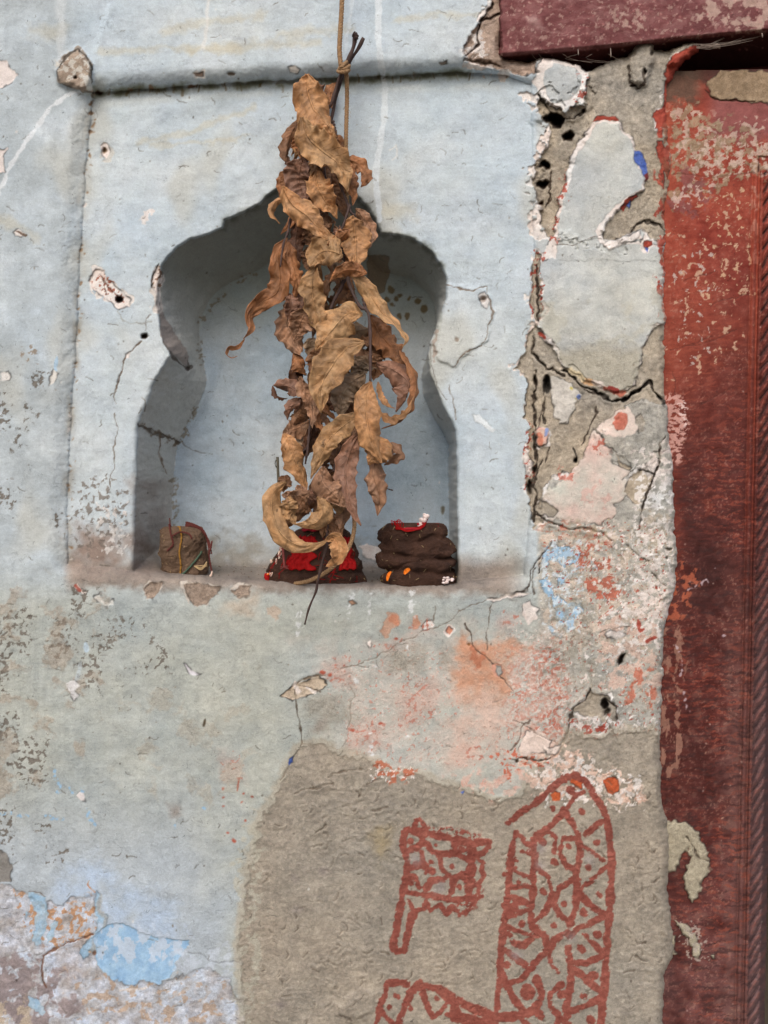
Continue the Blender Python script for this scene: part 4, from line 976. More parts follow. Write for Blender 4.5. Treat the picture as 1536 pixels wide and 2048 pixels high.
for _ in range(260):        # small lifted crescents and pits in the mud skin
    x = rnd.uniform(520, 1325); y = rnd.uniform(1560, 2046)
    if x < 600 and y < 1640: continue
    a = rnd.uniform(-.8, .8); L = rnd.uniform(5, 17); pts = [(x, y)]; bend = rnd.uniform(-.8, .8)
    for k in range(3):
        a += bend; x += math.cos(a) * L * .4; y += math.sin(a) * L * .4; pts.append((x, y))
    wall.crack(pts, rnd.uniform(.6, 1.8), rnd.uniform(.0006, .0014), 2, (104, 94, 82), rnd.uniform(.35, .8), lip=rnd.uniform(.0006, .0018))
# ---- red painted motifs on the mud
Z3 = lambda pts: [(512 + x / 3, 1536 + y / 3) for x, y in pts]
Z4 = lambda pts: [(1024 + x / 3, 1536 + y / 3) for x, y in pts]
ST = []   # (points, half width)
def m3(pts, w): ST.append((Z3(pts), w / 5.7))
def m4(pts, w): ST.append((Z4(pts), w / 5.4))
m3([(895, 385), (885, 460), (905, 560), (905, 640), (890, 720), (875, 800), (850, 900), (835, 1000), (825, 1070), (850, 1105), (885, 1095), (900, 1020), (925, 930), (945, 860)], 42)
m3([(905, 375), (1000, 390), (1100, 408), (1200, 432), (1290, 455), (1380, 445)], 48)
m3([(1290, 450), (1295, 560), (1290, 680), (1280, 780)], 56)
m3([(900, 745), (1000, 765), (1100, 778), (1200, 785), (1300, 775)], 44)
m3([(950, 350), (958, 320), (980, 305), (1000, 330), (1020, 370)], 30)
m3([(1320, 440), (1380, 442), (1390, 480), (1360, 510), (1310, 525)], 34)
m3([(1335, 540), (1365, 570), (1350, 610), (1365, 650), (1340, 690), (1330, 740), (1345, 770), (1300, 820)], 30)
m3([(915, 790), (945, 850), (1000, 845), (1020, 800), (1050, 855), (1100, 825), (1140, 870), (1180, 835), (1220, 875), (1280, 840), (1310, 800)], 30)
m3([(920, 490), (970, 480), (1000, 440), (990, 400)], 34)
m3([(1025, 450), (1060, 500), (1110, 515), (1200, 510), (1260, 545)], 46)
m3([(1100, 530), (1110, 600), (1150, 645)], 34)
m3([(1195, 450), (1195, 520)], 34)
m3([(940, 595), (1000, 580), (1055, 625)], 42)
m3([(1000, 500), (1000, 580)], 26)
m3([(900, 665), (950, 650), (980, 720)], 34)
m3([(1015, 725), (1045, 675), (1125, 670)], 38)
m3([(1175, 745), (1185, 665), (1235, 635), (1270, 680)], 40)
for x, y, r in ((930, 435, 15), (1080, 460, 17), (1240, 495, 20), (1050, 565, 14), (1170, 585, 18), (1015, 620, 15), (932, 690, 16), (1222, 715, 16)): m3([(x, y), (x + 3, y + 4)], r * 2)
m3([(800, 1290), (860, 1283), (910, 1295)], 48)
m3([(985, 1290), (930, 1340), (895, 1420), (865, 1500), (850, 1600)], 44)
m3([(985, 1300), (1010, 1360), (1030, 1430), (1055, 1480)], 38)
m3([(1030, 1310), (1100, 1332), (1160, 1385), (1240, 1405), (1330, 1455), (1420, 1492), (1536, 1490)], 56)
m3([(1160, 1390), (1110, 1470), (1060, 1500)], 30)
m3([(785, 1300), (772, 1370), (745, 1430), (715, 1560)], 36)
m3([(750, 1460), (800, 1510), (840, 1560)], 32)
m3([(1180, 1400), (1200, 1500), (1300, 1520), (1420, 1530)], 60)
for x, y in ((840, 1370), (925, 1440), (1080, 1380), (1150, 1480), (800, 1440)): m3([(x, y), (x + 5, y + 3)], 30)
m4([(150, 195), (230, 130), (300, 65), (370, 38), (430, 80), (490, 160), (545, 240), (570, 330), (590, 450), (598, 600), (588, 750), (588, 880), (570, 1000), (560, 1150), (560, 1300), (545, 1440), (528, 1600)], 42)
m4([(140, 205), (60, 265), (-20, 330)], 36)
m4([(30, 390), (5, 450), (-10, 560), (-20, 700), (-35, 850), (-55, 1000), (-70, 1200), (-85, 1350), (-90, 1480), (-95, 1600)], 40)
m4([(130, 430), (140, 520), (130, 640), (130, 720), (120, 850), (120, 960), (150, 1010)], 36)
m4([(150, 390), (200, 370)], 50)
m4([(310, 250), (400, 390), (415, 500), (390, 640), (385, 740), (380, 850), (345, 940)], 38)
m4([(340, 230), (380, 165), (430, 140)], 26); m4([(300, 280), (200, 370), (130, 440)], 38); m4([(30, 390), (90, 455), (130, 460)], 32)
m4([(60, 500), (130, 520)], 26)
m4([(440, 400), (540, 310)], 34); m4([(430, 470), (545, 550)], 26); m4([(400, 735), (500, 660), (585, 560)], 26); m4([(400, 755), (470, 820), (580, 890)], 40)
m4([(350, 1010), (400, 960), (460, 940), (550, 890)], 38); m4([(-20, 720), (130, 705)], 30); m4([(-20, 890), (120, 845)], 28); m4([(-20, 770), (110, 820)], 36); m4([(-30, 950), (110, 1000)], 38); m4([(0, 1040), (60, 1070), (140, 1010)], 40)
m4([(20, 620), (80, 650), (130, 660)], 24); m4([(-60, 820), (-10, 870), (30, 850)], 30); m4([(-50, 640), (20, 600)], 26)
m4([(150, 600), (215, 655), (238, 740), (210, 840), (150, 915)], 34); m4([(360, 670), (280, 720), (250, 810), (290, 885), (355, 930)], 36); m4([(400, 415), (310, 430), (285, 510), (330, 590), (400, 615)], 34)
m4([(200, 375), (262, 420), (250, 510)], 28); m4([(140, 960), (190, 1010), (220, 1090), (260, 1030), (330, 985)], 42)
m4([(-40, 1090), (40, 1150), (110, 1210), (170, 1130), (215, 1100)], 38); m4([(340, 1080), (350, 1165), (440, 1170), (550, 1125)], 42)
m4([(350, 1180), (350, 1300), (325, 1440), (330, 1490)], 42); m4([(370, 1200), (450, 1280), (560, 1360)], 40); m4([(340, 1465), (440, 1430), (545, 1380)], 38); m4([(430, 1000), (500, 1070), (555, 1120)], 34)
m4([(150, 1265), (182, 1340), (160, 1420), (90, 1480), (40, 1420), (-40, 1300), (-60, 1240)], 44); m4([(300, 1290), (225, 1350), (230, 1430), (280, 1480)], 34)
m4([(-80, 1500), (0, 1500), (60, 1480)], 50); m4([(230, 1600), (290, 1500), (360, 1560)], 36); m4([(40, 1480), (100, 1560)], 40); m4([(225, 1100), (235, 1180), (280, 1220)], 26); m4([(110, 1210), (50, 1270), (-20, 1290)], 30)
for x, y, r in ((355, 135, 24), (235, 235, 17), (420, 260, 17), (505, 450, 18), (180, 440, 20), (340, 470, 18), (460, 595, 18), (250, 565, 18), (515, 765, 17), (185, 735, 20), (312, 815, 17), (430, 865, 24), (60, 935, 24), (250, 942, 18), (510, 1000, 22), (420, 1080, 24),
                (480, 1245, 26), (425, 1360, 24), (290, 1360, 24), (80, 1345, 38), (172, 1480, 26), (465, 1512, 24), (40, 680, 18), (15, 545, 16), (10, 830, 24), (-20, 1000, 18), (-30, 1180, 20)): m4([(x, y), (x + 4, y + 5)], r * 2)
nBm = wall.n(34, seed=131, oct=2)
qm = np.full(U.shape, 1e3, np.float32)
ux = U + wall.wx * 1.6; vx = V + wall.wy * 1.6
for pts, w in ST:
    s_ = wall.win(pts, w + 14)
    qm[s_] = np.minimum(qm[s_], sd_line(ux[s_], vx[s_], pts) - w * (1 + .42 * nBm[s_]))
dry = sstep(-.5, -.1, wall.n(13, 9, seed=120, oct=4, warp=2) + .9 * sstep(-1, -5, qm) + .1)
mot = np.clip(.5 - (qm + .9 * wall.n(6, seed=132, oct=2)) / 1.5, 0, 1) * dry
# fuzzy dabbed rows of the square
for poly in (Z3([(1000, 350), (1120, 345), (1180, 360), (1350, 385), (1340, 440), (1200, 410), (1010, 380)]), Z3([(1200, 790), (1350, 740), (1330, 830), (1210, 890)])):
    s_, q2 = wall.sd(poly, 5, 20)
    mot[s_] = np.maximum(mot[s_], np.clip(.5 - q2 / 5, 0, 1) * sstep(.0, .12, wall.n(9, seed=121, oct=3, sl=s_)))
wall.mix(sl_all, mot * .95, tex((138, 76, 65), 0, (nC, (8, 8, 7)), (nD, (9, 9, 8)), (nB, (10, 8, 7))))
wall.d -= mot * .00025
for x, y in ((1083, 1700), (1178, 1722), (1140, 1875), (880, 1775), (832, 1717), (1032, 1912), (1082, 1730)):
    s_ = wall.win([(x, y)], 30)
    r_ = np.sqrt((wall.U[s_] - x) ** 2 + (wall.V[s_] - y) ** 2) + wall.wx[s_] * 5
    wall.mix(s_, np.exp(-(r_ / 12) ** 2) * .65, (150, 142, 142))

# fine hairlines, specks and flakes scattered everywhere
for _ in range(420):
    x = rnd.uniform(0, 1060); y = rnd.uniform(0, 2040)
    if 560 < x and y > 1560: continue
    a = rnd.uniform(0, 6.28); L = rnd.uniform(4, 16)
    pts = [(x, y)]
    for k in range(3):
        a += rnd.uniform(-.9, .9); x += math.cos(a) * L * .5; y += math.sin(a) * L * .35; pts.append((x, y))
    wall.crack(pts, rnd.uniform(.35, .8), .0002, 1.5, (96, 92, 84), rnd.uniform(.3, .75))
for _ in range(330):
    x = rnd.uniform(0, 1320); y = rnd.uniform(0, 2040); r = rnd.uniform(1.0, 2.6)
    wall.hole(x, y, r, r * rnd.uniform(.6, 1.5), .0004, rnd.choice([(84, 76, 66), (96, 88, 78), (120, 104, 84), (60, 52, 46), (214, 212, 208)]), 1.5)

# ---- build the wall: face and niche
wall_thing = empty('plastered_wall', (0, 0.0, 0.0))
tag(wall_thing, 'old cracked wall in peeling pale blue limewash over mud, with a cusped arched niche', 'wall', kind='thing')
qc = lambda a: (a[1:, 1:] + a[:-1, :-1] + a[1:, :-1] + a[:-1, 1:]) / 4
keepq = (qc(qk) < 1.2) | (qc(U) < 980)
nicheq = (qc(qf) < 0)
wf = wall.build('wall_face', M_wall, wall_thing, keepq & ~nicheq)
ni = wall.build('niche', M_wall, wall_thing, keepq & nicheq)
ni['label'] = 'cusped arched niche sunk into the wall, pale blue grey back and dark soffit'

exec_after_wall = True

# ------------------------------------------------------------------ door frame: jamb and lintel
jf = Field(axis(1240, 1300, 1560, 1600, STEP), axis(-400, 40, 2072, ZG, STEP), 40)
u, v = jf.U, jf.V
DJ = .017
jf.d[:] = DJ + .0012 * jf.n(200, seed=1, oct=2) + .0005 * jf.n(40, seed=2, oct=3)
x1 = 1514 - .0205 * v; x2 = 1529 - .0195 * v; xe = 1563 - .0215 * v
live = sstep(330, 350, v)
def groove(x, w, dep): jf.d[:] += dep * np.exp(-((u - x + jf.wx * .6) / w) ** 2) * live
groove(x1 - 2, 2.6, .0022); groove(x1 + 6, 3.5, -.0012); groove(x2 - 4, 2.6, .0024); groove(x2 + 2, 3, -.0016)
rope = (u - x2 - 3) / np.maximum(xe - x2 - 3, 5)
rmask = sstep(0, .12, rope) * live
ph = (v + (u - x2) * 1.5 + 7 * jf.n(60, seed=3, oct=2)) / 30.0
tw = np.abs(((ph % 1) - .5)) * 2
tw2 = np.abs((((ph * 3) % 1) - .5)) * 2
jf.d += rmask * (-.006 * np.sqrt(np.clip(1 - (2 * np.clip(rope, 0, 1) - 1) ** 2, 0, 1)) + .0046 * tw ** 2.2 + .0010 * tw2)
jf.d += .004 * sstep(-1.5, 1.5, -(u - x2)) * 0
jf.d += np.where(u > xe, (u - xe) * .02, 0)            # returns into the doorway
JC = np.zeros(u.shape + (3,), np.float32)
a_ = jf.n(200, 320, seed=5, oct=4); b_ = jf.n(60, seed=6, oct=4); c_ = jf.n(22, seed=7, oct=4, warp=4); d_ = jf.n(8, seed=8, oct=3, warp=2); h_ = jf.n(60, 8, seed=9, oct=3)
maroon = np.array((78, 37, 33), np.float32) + a_[..., None] * np.array((12, 4, 3)) + b_[..., None] * np.array((12, 7, 6)) + c_[..., None] * np.array((9, 8, 8)) + h_[..., None] * np.array((7, 5, 5))
orange = np.array((146, 66, 50), np.float32) + a_[..., None] * np.array((12, 10, 6)) + b_[..., None] * np.array((12, 10, 8)) + c_[..., None] * np.array((10, 9, 8)) + h_[..., None] * np.array((7, 6, 6))
mo = sstep(1060, 420, v + b_ * 90 + (u - 1400) * .9)
mo = np.maximum(mo, .55 * sstep(1385, 1330, u + c_ * 14) * sstep(1300, 1100, v))
jf.C[:] = maroon + (orange - maroon) * mo[..., None]
ga = (slice(None), slice(None))
jf.R[:] = .35; jf.B[:] = .7
# greyed, dusty lower half and toward the rope
jf.mix(ga, sstep(1500, 2000, v) * .35 * np.clip(1 + b_, 0, 1.4), (128, 96, 96))
jf.mix(ga, sstep(1420, 1470, u + c_ * 16) * sstep(1000, 1500, v) * .45, (124, 96, 92))
jf.mix(ga, sstep(.25, .7, c_ + .3 * b_) * sstep(1100, 1300, v) * .35, (112, 84, 74))
sc1 = jf.n(26, 7, seed=21, oct=4, warp=3); sc2 = jf.n(40, 9, seed=22, oct=4, warp=4)
jf.mix(ga, sstep(.22, .34, sc1) * sstep(400, 700, v) * .5 * np.clip(.6 + a_, 0, 1), (148, 74, 56))
jf.mix(ga, sstep(.28, .42, sc2) * sstep(700, 1200, v) * .5, (56, 36, 36))
jf.mix(ga, sstep(.40, .46, jf.n(7, seed=23, oct=3, warp=2)) * .4 * np.clip(.5 + b_, 0, 1), (170, 128, 112))
TL = np.array((188, 166, 152), np.float32) + c_[..., None] * np.array((12, 12, 12)) + d_[..., None] * np.array((8, 8, 8))
TM = np.array((148, 128, 104), np.float32) + c_[..., None] * np.array((14, 13, 12)) + d_[..., None] * np.array((10, 10, 10))
TP = np.array((132, 78, 76), np.float32) + c_[..., None] * np.array((10, 8, 8))
# top: maroon shelf band, mud patch, flaked white
jf.mix(ga, sstep(300, 260, v + c_ * 20) * sstep(1400, 1440, u) * .9, TP)
jf.mix(ga, sstep(165, 150, v + c_ * 14) * .7, (72, 52, 46), .8)
jf.mix(ga, sstep(215, 195, v + c_ * 14) * sstep(1420, 1380, u) * .8, (92, 78, 66), .8)
jf.chip([(1412, 160), (1440, 142), (1480, 140), (1560, 150), (1560, 205), (1480, 202), (1440, 198), (1420, 186)], TM, -.001, None, 0, 5, .9)
jf.crack([(1412, 182), (1430, 198), (1480, 203), (1510, 202)], 1.6, .002, 2, (70, 40, 30), .9)
jf.spots([(1350, 215), (1400, 200), (1420, 240), (1440, 260), (1400, 300), (1345, 320)], TM, .1, 18, .06, 6, 16, 3, .85)
jf.spots([(1345, 220), (1430, 230), (1520, 245), (1520, 310), (1400, 330), (1345, 330)], TL, .16, 18, .06, 7, 20, 4, .85, .6, warp=5)
jf.spots([(1340, 240), (1460, 240), (1540, 300), (1540, 345), (1340, 420)], TM, .12, 18, .06, 7, 20, 5, .85, .6)
jf.spots([(1400, 290), (1540, 280), (1540, 345), (1380, 360)], TL, .16, 13, .05, 6, 14, 6, .9)
jf.spots([(1340, 340), (1440, 340), (1420, 420), (1340, 440)], TP, .1, 26, .1, 6, 16, 7, .8)
jf.spots([(1340, 380), (1430, 370), (1410, 400), (1350, 420)], (196, 170, 160), .12, 14, .06, 5, 14, 8, .9)
jf.spots([(1335, 400), (1500, 380), (1500, 740), (1335, 760)], (190, 156, 132), .66, 19, .05, 6, 30, 9, .9, warp=5)
jf.spots([(1335, 500), (1440, 480), (1420, 740), (1340, 740)], (184, 168, 160), .62, 17, .04, 6, 30, 10, .9, warp=5)
jf.spots([(1400, 400), (1500, 360), (1520, 600), (1400, 600)], (200, 172, 140), .62, 13, .05, 6, 20, 11, .8, warp=5)
jf.spots([(1328, 790), (1368, 795), (1370, 860), (1360, 920), (1330, 920)], (196, 152, 142), -.1, 12, .07, 5, 10, 12, .9, sy=7)
jf.spots([(1360, 800), (1374, 800), (1372, 850), (1362, 850)], (220, 196, 190), .1, 8, .05, 3, 8, 13, .9, sy=5)
jf.spots([(1320, 1240), (1370, 1260), (1360, 1540), (1320, 1560)], (150, 112, 96), .22, 16, .08, 6, 16, 14, .8, sy=40)
jf.spots([(1350, 1120), (1400, 1150), (1370, 1230), (1340, 1240)], (170, 92, 66), .0, 18, .1, 6, 18, 15, .8)
# white flakes along the two border lines
for x in (x1 + 1, x2 - 4):
    mk = np.exp(-((u - x) / 4) ** 2) * sstep(.05, .2, jf.n(14, 30, seed=31, oct=3)) * sstep(620, 380, v + b_ * 90) * live
    jf.mix(ga, mk, TL)
    mk = np.exp(-((u - x) / 3) ** 2) * sstep(1500, 500, v) * live * .6
    jf.mix(ga, mk, (176, 84, 62))
mk = rmask * sstep(.35, .05, tw) * .45 * sstep(.0, .3, c_ + .3); jf.mix(ga, mk, (166, 92, 78))
mk = rmask * sstep(.4, .9, tw) * .6; jf.mix(ga, mk, (80, 62, 64))
jf.mix(ga, rmask * sstep(700, 1500, v) * .4, (96, 82, 86))
# corner of the carved border
jf.line([(1560, 306), (1512, 306), (1508, 310), (1508, 345)], 4, TL, .85, 2, 2, .1, .6, 14)
jf.crack([(1560, 314), (1518, 314), (1516, 345)], 1.6, .003, 1, (60, 30, 26), .8)
jf.crack([(1560, 348), (1500, 348), (1420, 352), (1345, 350)], 1.0, .001, 3, (110, 60, 50), .6)
for pts in ([(1340, 700), (1400, 690), (1470, 660)], [(1380, 690), (1410, 676), (1424, 670)], [(1420, 610), (1460, 600), (1496, 590)], [(1335, 960), (1400, 955), (1490, 985)], [(1390, 1120), (1440, 1100), (1480, 1090)], [(1400, 810), (1440, 790), (1460, 775)], [(1370, 560), (1420, 545), (1430, 540)],
            [(1380, 900), (1460, 900)], [(1340, 1400), (1400, 1380), (1450, 1420), (1480, 1440)], [(1345, 740), (1352, 760), (1350, 790)]):
    jf.crack(pts, .8, .0008, 3, (80, 44, 38), .6)
for pts, w in (([(1437, 1132), (1432, 1136)], 2.5), ([(1412, 1156), (1400, 1168), (1376, 1182)], 2.2), ([(1412, 1158), (1418, 1170)], 2), ([(1350, 1286), (1360, 1300), (1362, 1330), (1362, 1350)], 2.6), ([(1363, 1370), (1368, 1400), (1378, 1425)], 2), ([(1445, 1278), (1448, 1270)], 2)):
    jf.line(pts, w, (196, 180, 188), .75, 3, 2, .05, .8, 8)
for _ in range(130):
    x = rnd.uniform(1340, 1530); y = rnd.uniform(260, 2040); r = rnd.uniform(1, 2.6)
    jf.hole(x, y, r, r, 0, rnd.choice([(190, 170, 160), (180, 140, 120), (70, 36, 34), (150, 110, 104)]), 2)
# mud smeared over the jamb
for p in ([(1300, 1636), (1366, 1640), (1396, 1664), (1408, 1690), (1420, 1712), (1418, 1740), (1404, 1760), (1398, 1790), (1386, 1806), (1374, 1790), (1366, 1750), (1372, 1730), (1386, 1710), (1376, 1700), (1362, 1716), (1350, 1736), (1300, 1760)],
          [(1345, 1842), (1372, 1846), (1388, 1870), (1404, 1890), (1404, 1915), (1390, 1910), (1380, 1880), (1362, 1862)], [(1300, 1860), (1348, 1870), (1350, 1910), (1300, 1920)], [(1422, 1908), (1436, 1904), (1434, 1914)]):
    jf.chip(p, np.array((168, 160, 140), np.float32) + c_[..., None] * np.array((12, 12, 11)) + d_[..., None] * np.array((12, 12, 11)), -.0035, None, 0, 6, 1.0, edge=.35)
jf.crack([(1372, 1676), (1392, 1700), (1404, 1720), (1416, 1722)], 2, .002, 3, (70, 60, 50), .8)
jf.spots([(1350, 1840), (1400, 1840), (1420, 1920), (1380, 1930)], (170, 160, 150), .2, 12, .06, 5, 14, 20, .8)
jt = empty('door_frame', (unproj(1430, 1024, DJ)[0], DJ, 0))
tag(jt, 'old red painted door frame with flaking rope-carved post and heavy maroon lintel', 'door frame', kind='thing')
ku, kv = qc(u), qc(v)
jamb = jf.build('post', M_jamb, jt, (kv > 141 - (ku - 1400) * .02) & (ku < qc(xe) + 10))

# lintel: face, underside, board behind
lf = Field(axis(960, 996, 1560, 4200, STEP), axis(-900, -24, 200, 210, STEP), 60)
u, v = lf.U, lf.V
yl = np.interp(u, [996, 1024, 1224, 1357, 1536, 4200], [113, 112, 95, 80, 64, 40])
q = v - yl + lf.wy * .8
lf.d[:] = -.006 + .0008 * lf.n(80, seed=1, oct=3) + .0003 * lf.n(20, seed=2, oct=3)
lf.d += .012 * (1 - np.sqrt(np.clip(1 - np.clip(1 + q / 9, 0, 1) ** 2, 0, 1)))
lf.d += np.clip(q, 0, 90) / 90 * .075 * (q > 0)
lf.d += np.clip(1004 - u + 3 * lf.wx, 0, 40) * .002
a_ = lf.n(150, seed=5, oct=4); b_ = lf.n(50, seed=6, oct=4); c_ = lf.n(20, 14, seed=7, oct=4, warp=6); d_ = lf.n(7, seed=8, oct=3, warp=2)
lf.C[:] = np.array((116, 68, 68), np.float32) + a_[..., None] * np.array((9, 6, 6)) + b_[..., None] * np.array((9, 8, 8)) + c_[..., None] * np.array((10, 10, 10)) + d_[..., None] * np.array((6, 6, 6))
ga = (slice(None), slice(None))
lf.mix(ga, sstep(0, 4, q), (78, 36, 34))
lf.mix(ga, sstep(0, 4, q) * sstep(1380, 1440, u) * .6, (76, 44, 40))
sc3 = lf.n(34, 16, seed=11, oct=5, warp=5)
lf.mix(ga, sstep(.1, .3, sc3) * .45 * (q < 0), (138, 98, 96))
lf.mix(ga, sstep(.1, .35, -sc3) * .4 * (q < 0), (98, 52, 54))
lf.R[:] = .45; lf.B[:] = .3
DU = np.array((176, 150, 138), np.float32) + c_[..., None] * np.array((10, 10, 10))
lf.spots([(1380, -30), (1560, -30), (1560, 60), (1480, 60), (1400, 30)], DU, -.02, 26, .12, 8, 24, 3, .9)
lf.spots([(1000, -30), (1560, -30), (1560, 70), (1000, 110)], DU, .52, 12, .08, 5, 20, 4, .6)
lf.spots([(1220, 20), (1290, 20), (1290, 60), (1220, 60)], DU, .1, 12, .1, 5, 14, 5, .7)
for _ in range(170):
    x = rnd.uniform(1010, 1530); y = rnd.uniform(-10, 105)
    r = rnd.uniform(.9, 3.4)
    lf.hole(x, y, r, r * .9, -.0003, rnd.choice([(176, 128, 122), (186, 146, 138), (160, 104, 102)]), 1)
lf.wash([(1055, 42), (1075, 36), (1082, 54), (1064, 64)], (180, 156, 150), .7, 8, 5)
for _ in range(60):
    x = rnd.uniform(1040, 1530); y = rnd.uniform(0, 90); a = rnd.uniform(-.7, .3); L = rnd.uniform(10, 45)
    lf.line([(x, y), (x + L * math.cos(a) * .6, y + L * math.sin(a) * .6 - 2), (x + L * math.cos(a), y + L * math.sin(a))], .7, (176, 152, 144), rnd.uniform(.15, .45), 3, 1.6)
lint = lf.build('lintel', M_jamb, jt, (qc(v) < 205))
lint['label'] = 'dusty maroon lintel beam with pale specks and cobwebs'
tag_board = None

# board and side of the doorway behind, so that the gap is dark
def box(name, x0, x1_, y0, y1_, z0, z1, mat, parent=None, skip=()):
    vs = [(x0, y0, z0), (x1_, y0, z0), (x1_, y1_, z0), (x0, y1_, z0), (x0, y0, z1), (x1_, y0, z1), (x1_, y1_, z1), (x0, y1_, z1)]
    fs = {'bottom': (0, 3, 2, 1), 'top': (4, 5, 6, 7), 'front': (0, 1, 5, 4), 'right': (1, 2, 6, 5), 'back': (2, 3, 7, 6), 'left': (3, 0, 4, 7)}
    return mesh_from(name, vs, [f for k, f in fs.items() if k not in skip], mat, parent, False)
M_maroon = plain_material('maroon_paint_dark', (92, 46, 42), .8, .3, 60)
xj = unproj(1240, 0, .06)[0]
zt = unproj(0, 90, .06)[2]
box('backing_board', unproj(980, 0, .07)[0], 1.6, .062, .10, ZC + .40, ZC + .62, M_maroon, jt)
# post return (thickness of the jamb) down the doorway side
box('post_core', unproj(1250, 0, .03)[0], unproj(1505, 0, .03)[0], .030, .14, 0.0, ZC + .42, M_maroon, jt)
room = box('room_interior', unproj(1200, 0, .14)[0], 3.2, .145, 2.6, -.02, 2.6, M_dark, None, skip=('front',))
tag(room, kind='structure')

# far side of the doorway and wall top above the lintel (seen only from a step aside)
M_plain = plain_material('limewash_plain', (186, 194, 196), .9, .05, 12, .3)
box('wall_block', 1.55, 3.4, -.004, .14, 0, 3.0, M_plain, wall_thing)
box('wall_block', .14, 1.549, .0, .14, ZC + .97, 3.0, M_plain, wall_thing)

gm = plain_material('packed_earth', (104, 96, 86), .95, .2, 9, .6, dist=.01)
bpy.ops.mesh.primitive_plane_add(size=120, location=(0, -2, -.004))
g = bpy.context.object; g.name = 'ground'; g.data.materials.append(gm); tag(g, kind='structure')

# ------------------------------------------------------------------ sweeps
def frames(p):
    p = np.asarray(p, float)
    t = np.gradient(p, axis=0)
    t /= np.linalg.norm(t, axis=1, keepdims=True) + 1e-12
    n = np.zeros_like(p)
    a = np.cross(t[0], [0, 1, 0.01]); a /= np.linalg.norm(a) + 1e-12
    n[0] = a
    for i in range(1, len(p)):
        v = n[i - 1] - t[i] * np.dot(n[i - 1], t[i])
        n[i] = v / (np.linalg.norm(v) + 1e-12)
    return t, n, np.cross(t, n)

class MB:
    def __init__(s): s.v, s.f = [], []
    def tube(s, path, r, sides=7, cap=True):
        path = np.asarray(path, float)
        r = np.broadcast_to(np.asarray(r, float), (len(path),))
        t, n, b = frames(path)
        k0 = len(s.v)
        for i in range(len(path)):
            for j in range(sides):
                a = 2 * math.pi * j / sides
                s.v.append(path[i] + (n[i] * math.cos(a) + b[i] * math.sin(a)) * r[i])
        for i in range(len(path) - 1):
            for j in range(sides):
                a, c = k0 + i * sides + j, k0 + i * sides + (j + 1) % sides
                s.f.append((a, c, c + sides, a + sides))
        if cap:
            s.f.append(tuple(k0 + j for j in range(sides))[::-1])
            e = k0 + (len(path) - 1) * sides
            s.f.append(tuple(e + j for j in range(sides)))
    def rope(s, path, R, pitch, strands=3, sides=6, wob=.0):
        path = np.asarray(path, float)
        seg = np.linalg.norm(np.diff(path, axis=0), axis=1)
        L = np.concatenate([[0], np.cumsum(seg)])
        n_ = max(8, int(L[-1] / (pitch / 7)))
        q = np.stack([np.interp(np.linspace(0, L[-1], n_), L, path[:, k]) for k in range(3)], 1)
        t, n, b = frames(q)
        l = np.linspace(0, L[-1], n_)
        for k in range(strands):
            a = 2 * math.pi * (l / pitch + k / strands)
            s.tube(q + (n * np.cos(a)[:, None] + b * np.sin(a)[:, None]) * R * .52, R * .56, sides)
        return q, n, b
    def ellipsoid(s, c, ax, nu=8, nv=6):
        """ax: three axis vectors"""
        ax = np.asarray(ax, float); c = np.asarray(c, float)
        k0 = len(s.v)
        for i in range(nv + 1):
            th = math.pi * i / nv
            for j in range(nu):
                a = 2 * math.pi * j / nu
                s.v.append(c + ax[0] * math.sin(th) * math.cos(a) + ax[1] * math.sin(th) * math.sin(a) + ax[2] * math.cos(th))
        for i in range(nv):
            for j in range(nu):
                s.f.append((k0 + i * nu + j, k0 + i * nu + (j + 1) % nu, k0 + (i + 1) * nu + (j + 1) % nu, k0 + (i + 1) * nu + j))
    def build(s, name, mat, parent=None, smooth=True):
        return mesh_from(name, s.v, s.f, mat, parent, smooth)

def pathpx(pts, n=40):
    """pixel points (u, v, depth) to a smooth world path"""
    p = crom(pts, n)
    return np.array([unproj(*q) for q in p])

def add_attr(o, name, arr):
    ca = o.data.color_attributes.new(name, 'FLOAT_COLOR', 'POINT')
    ca.data.foreach_set('color', np.asarray(arr, np.float32).ravel())

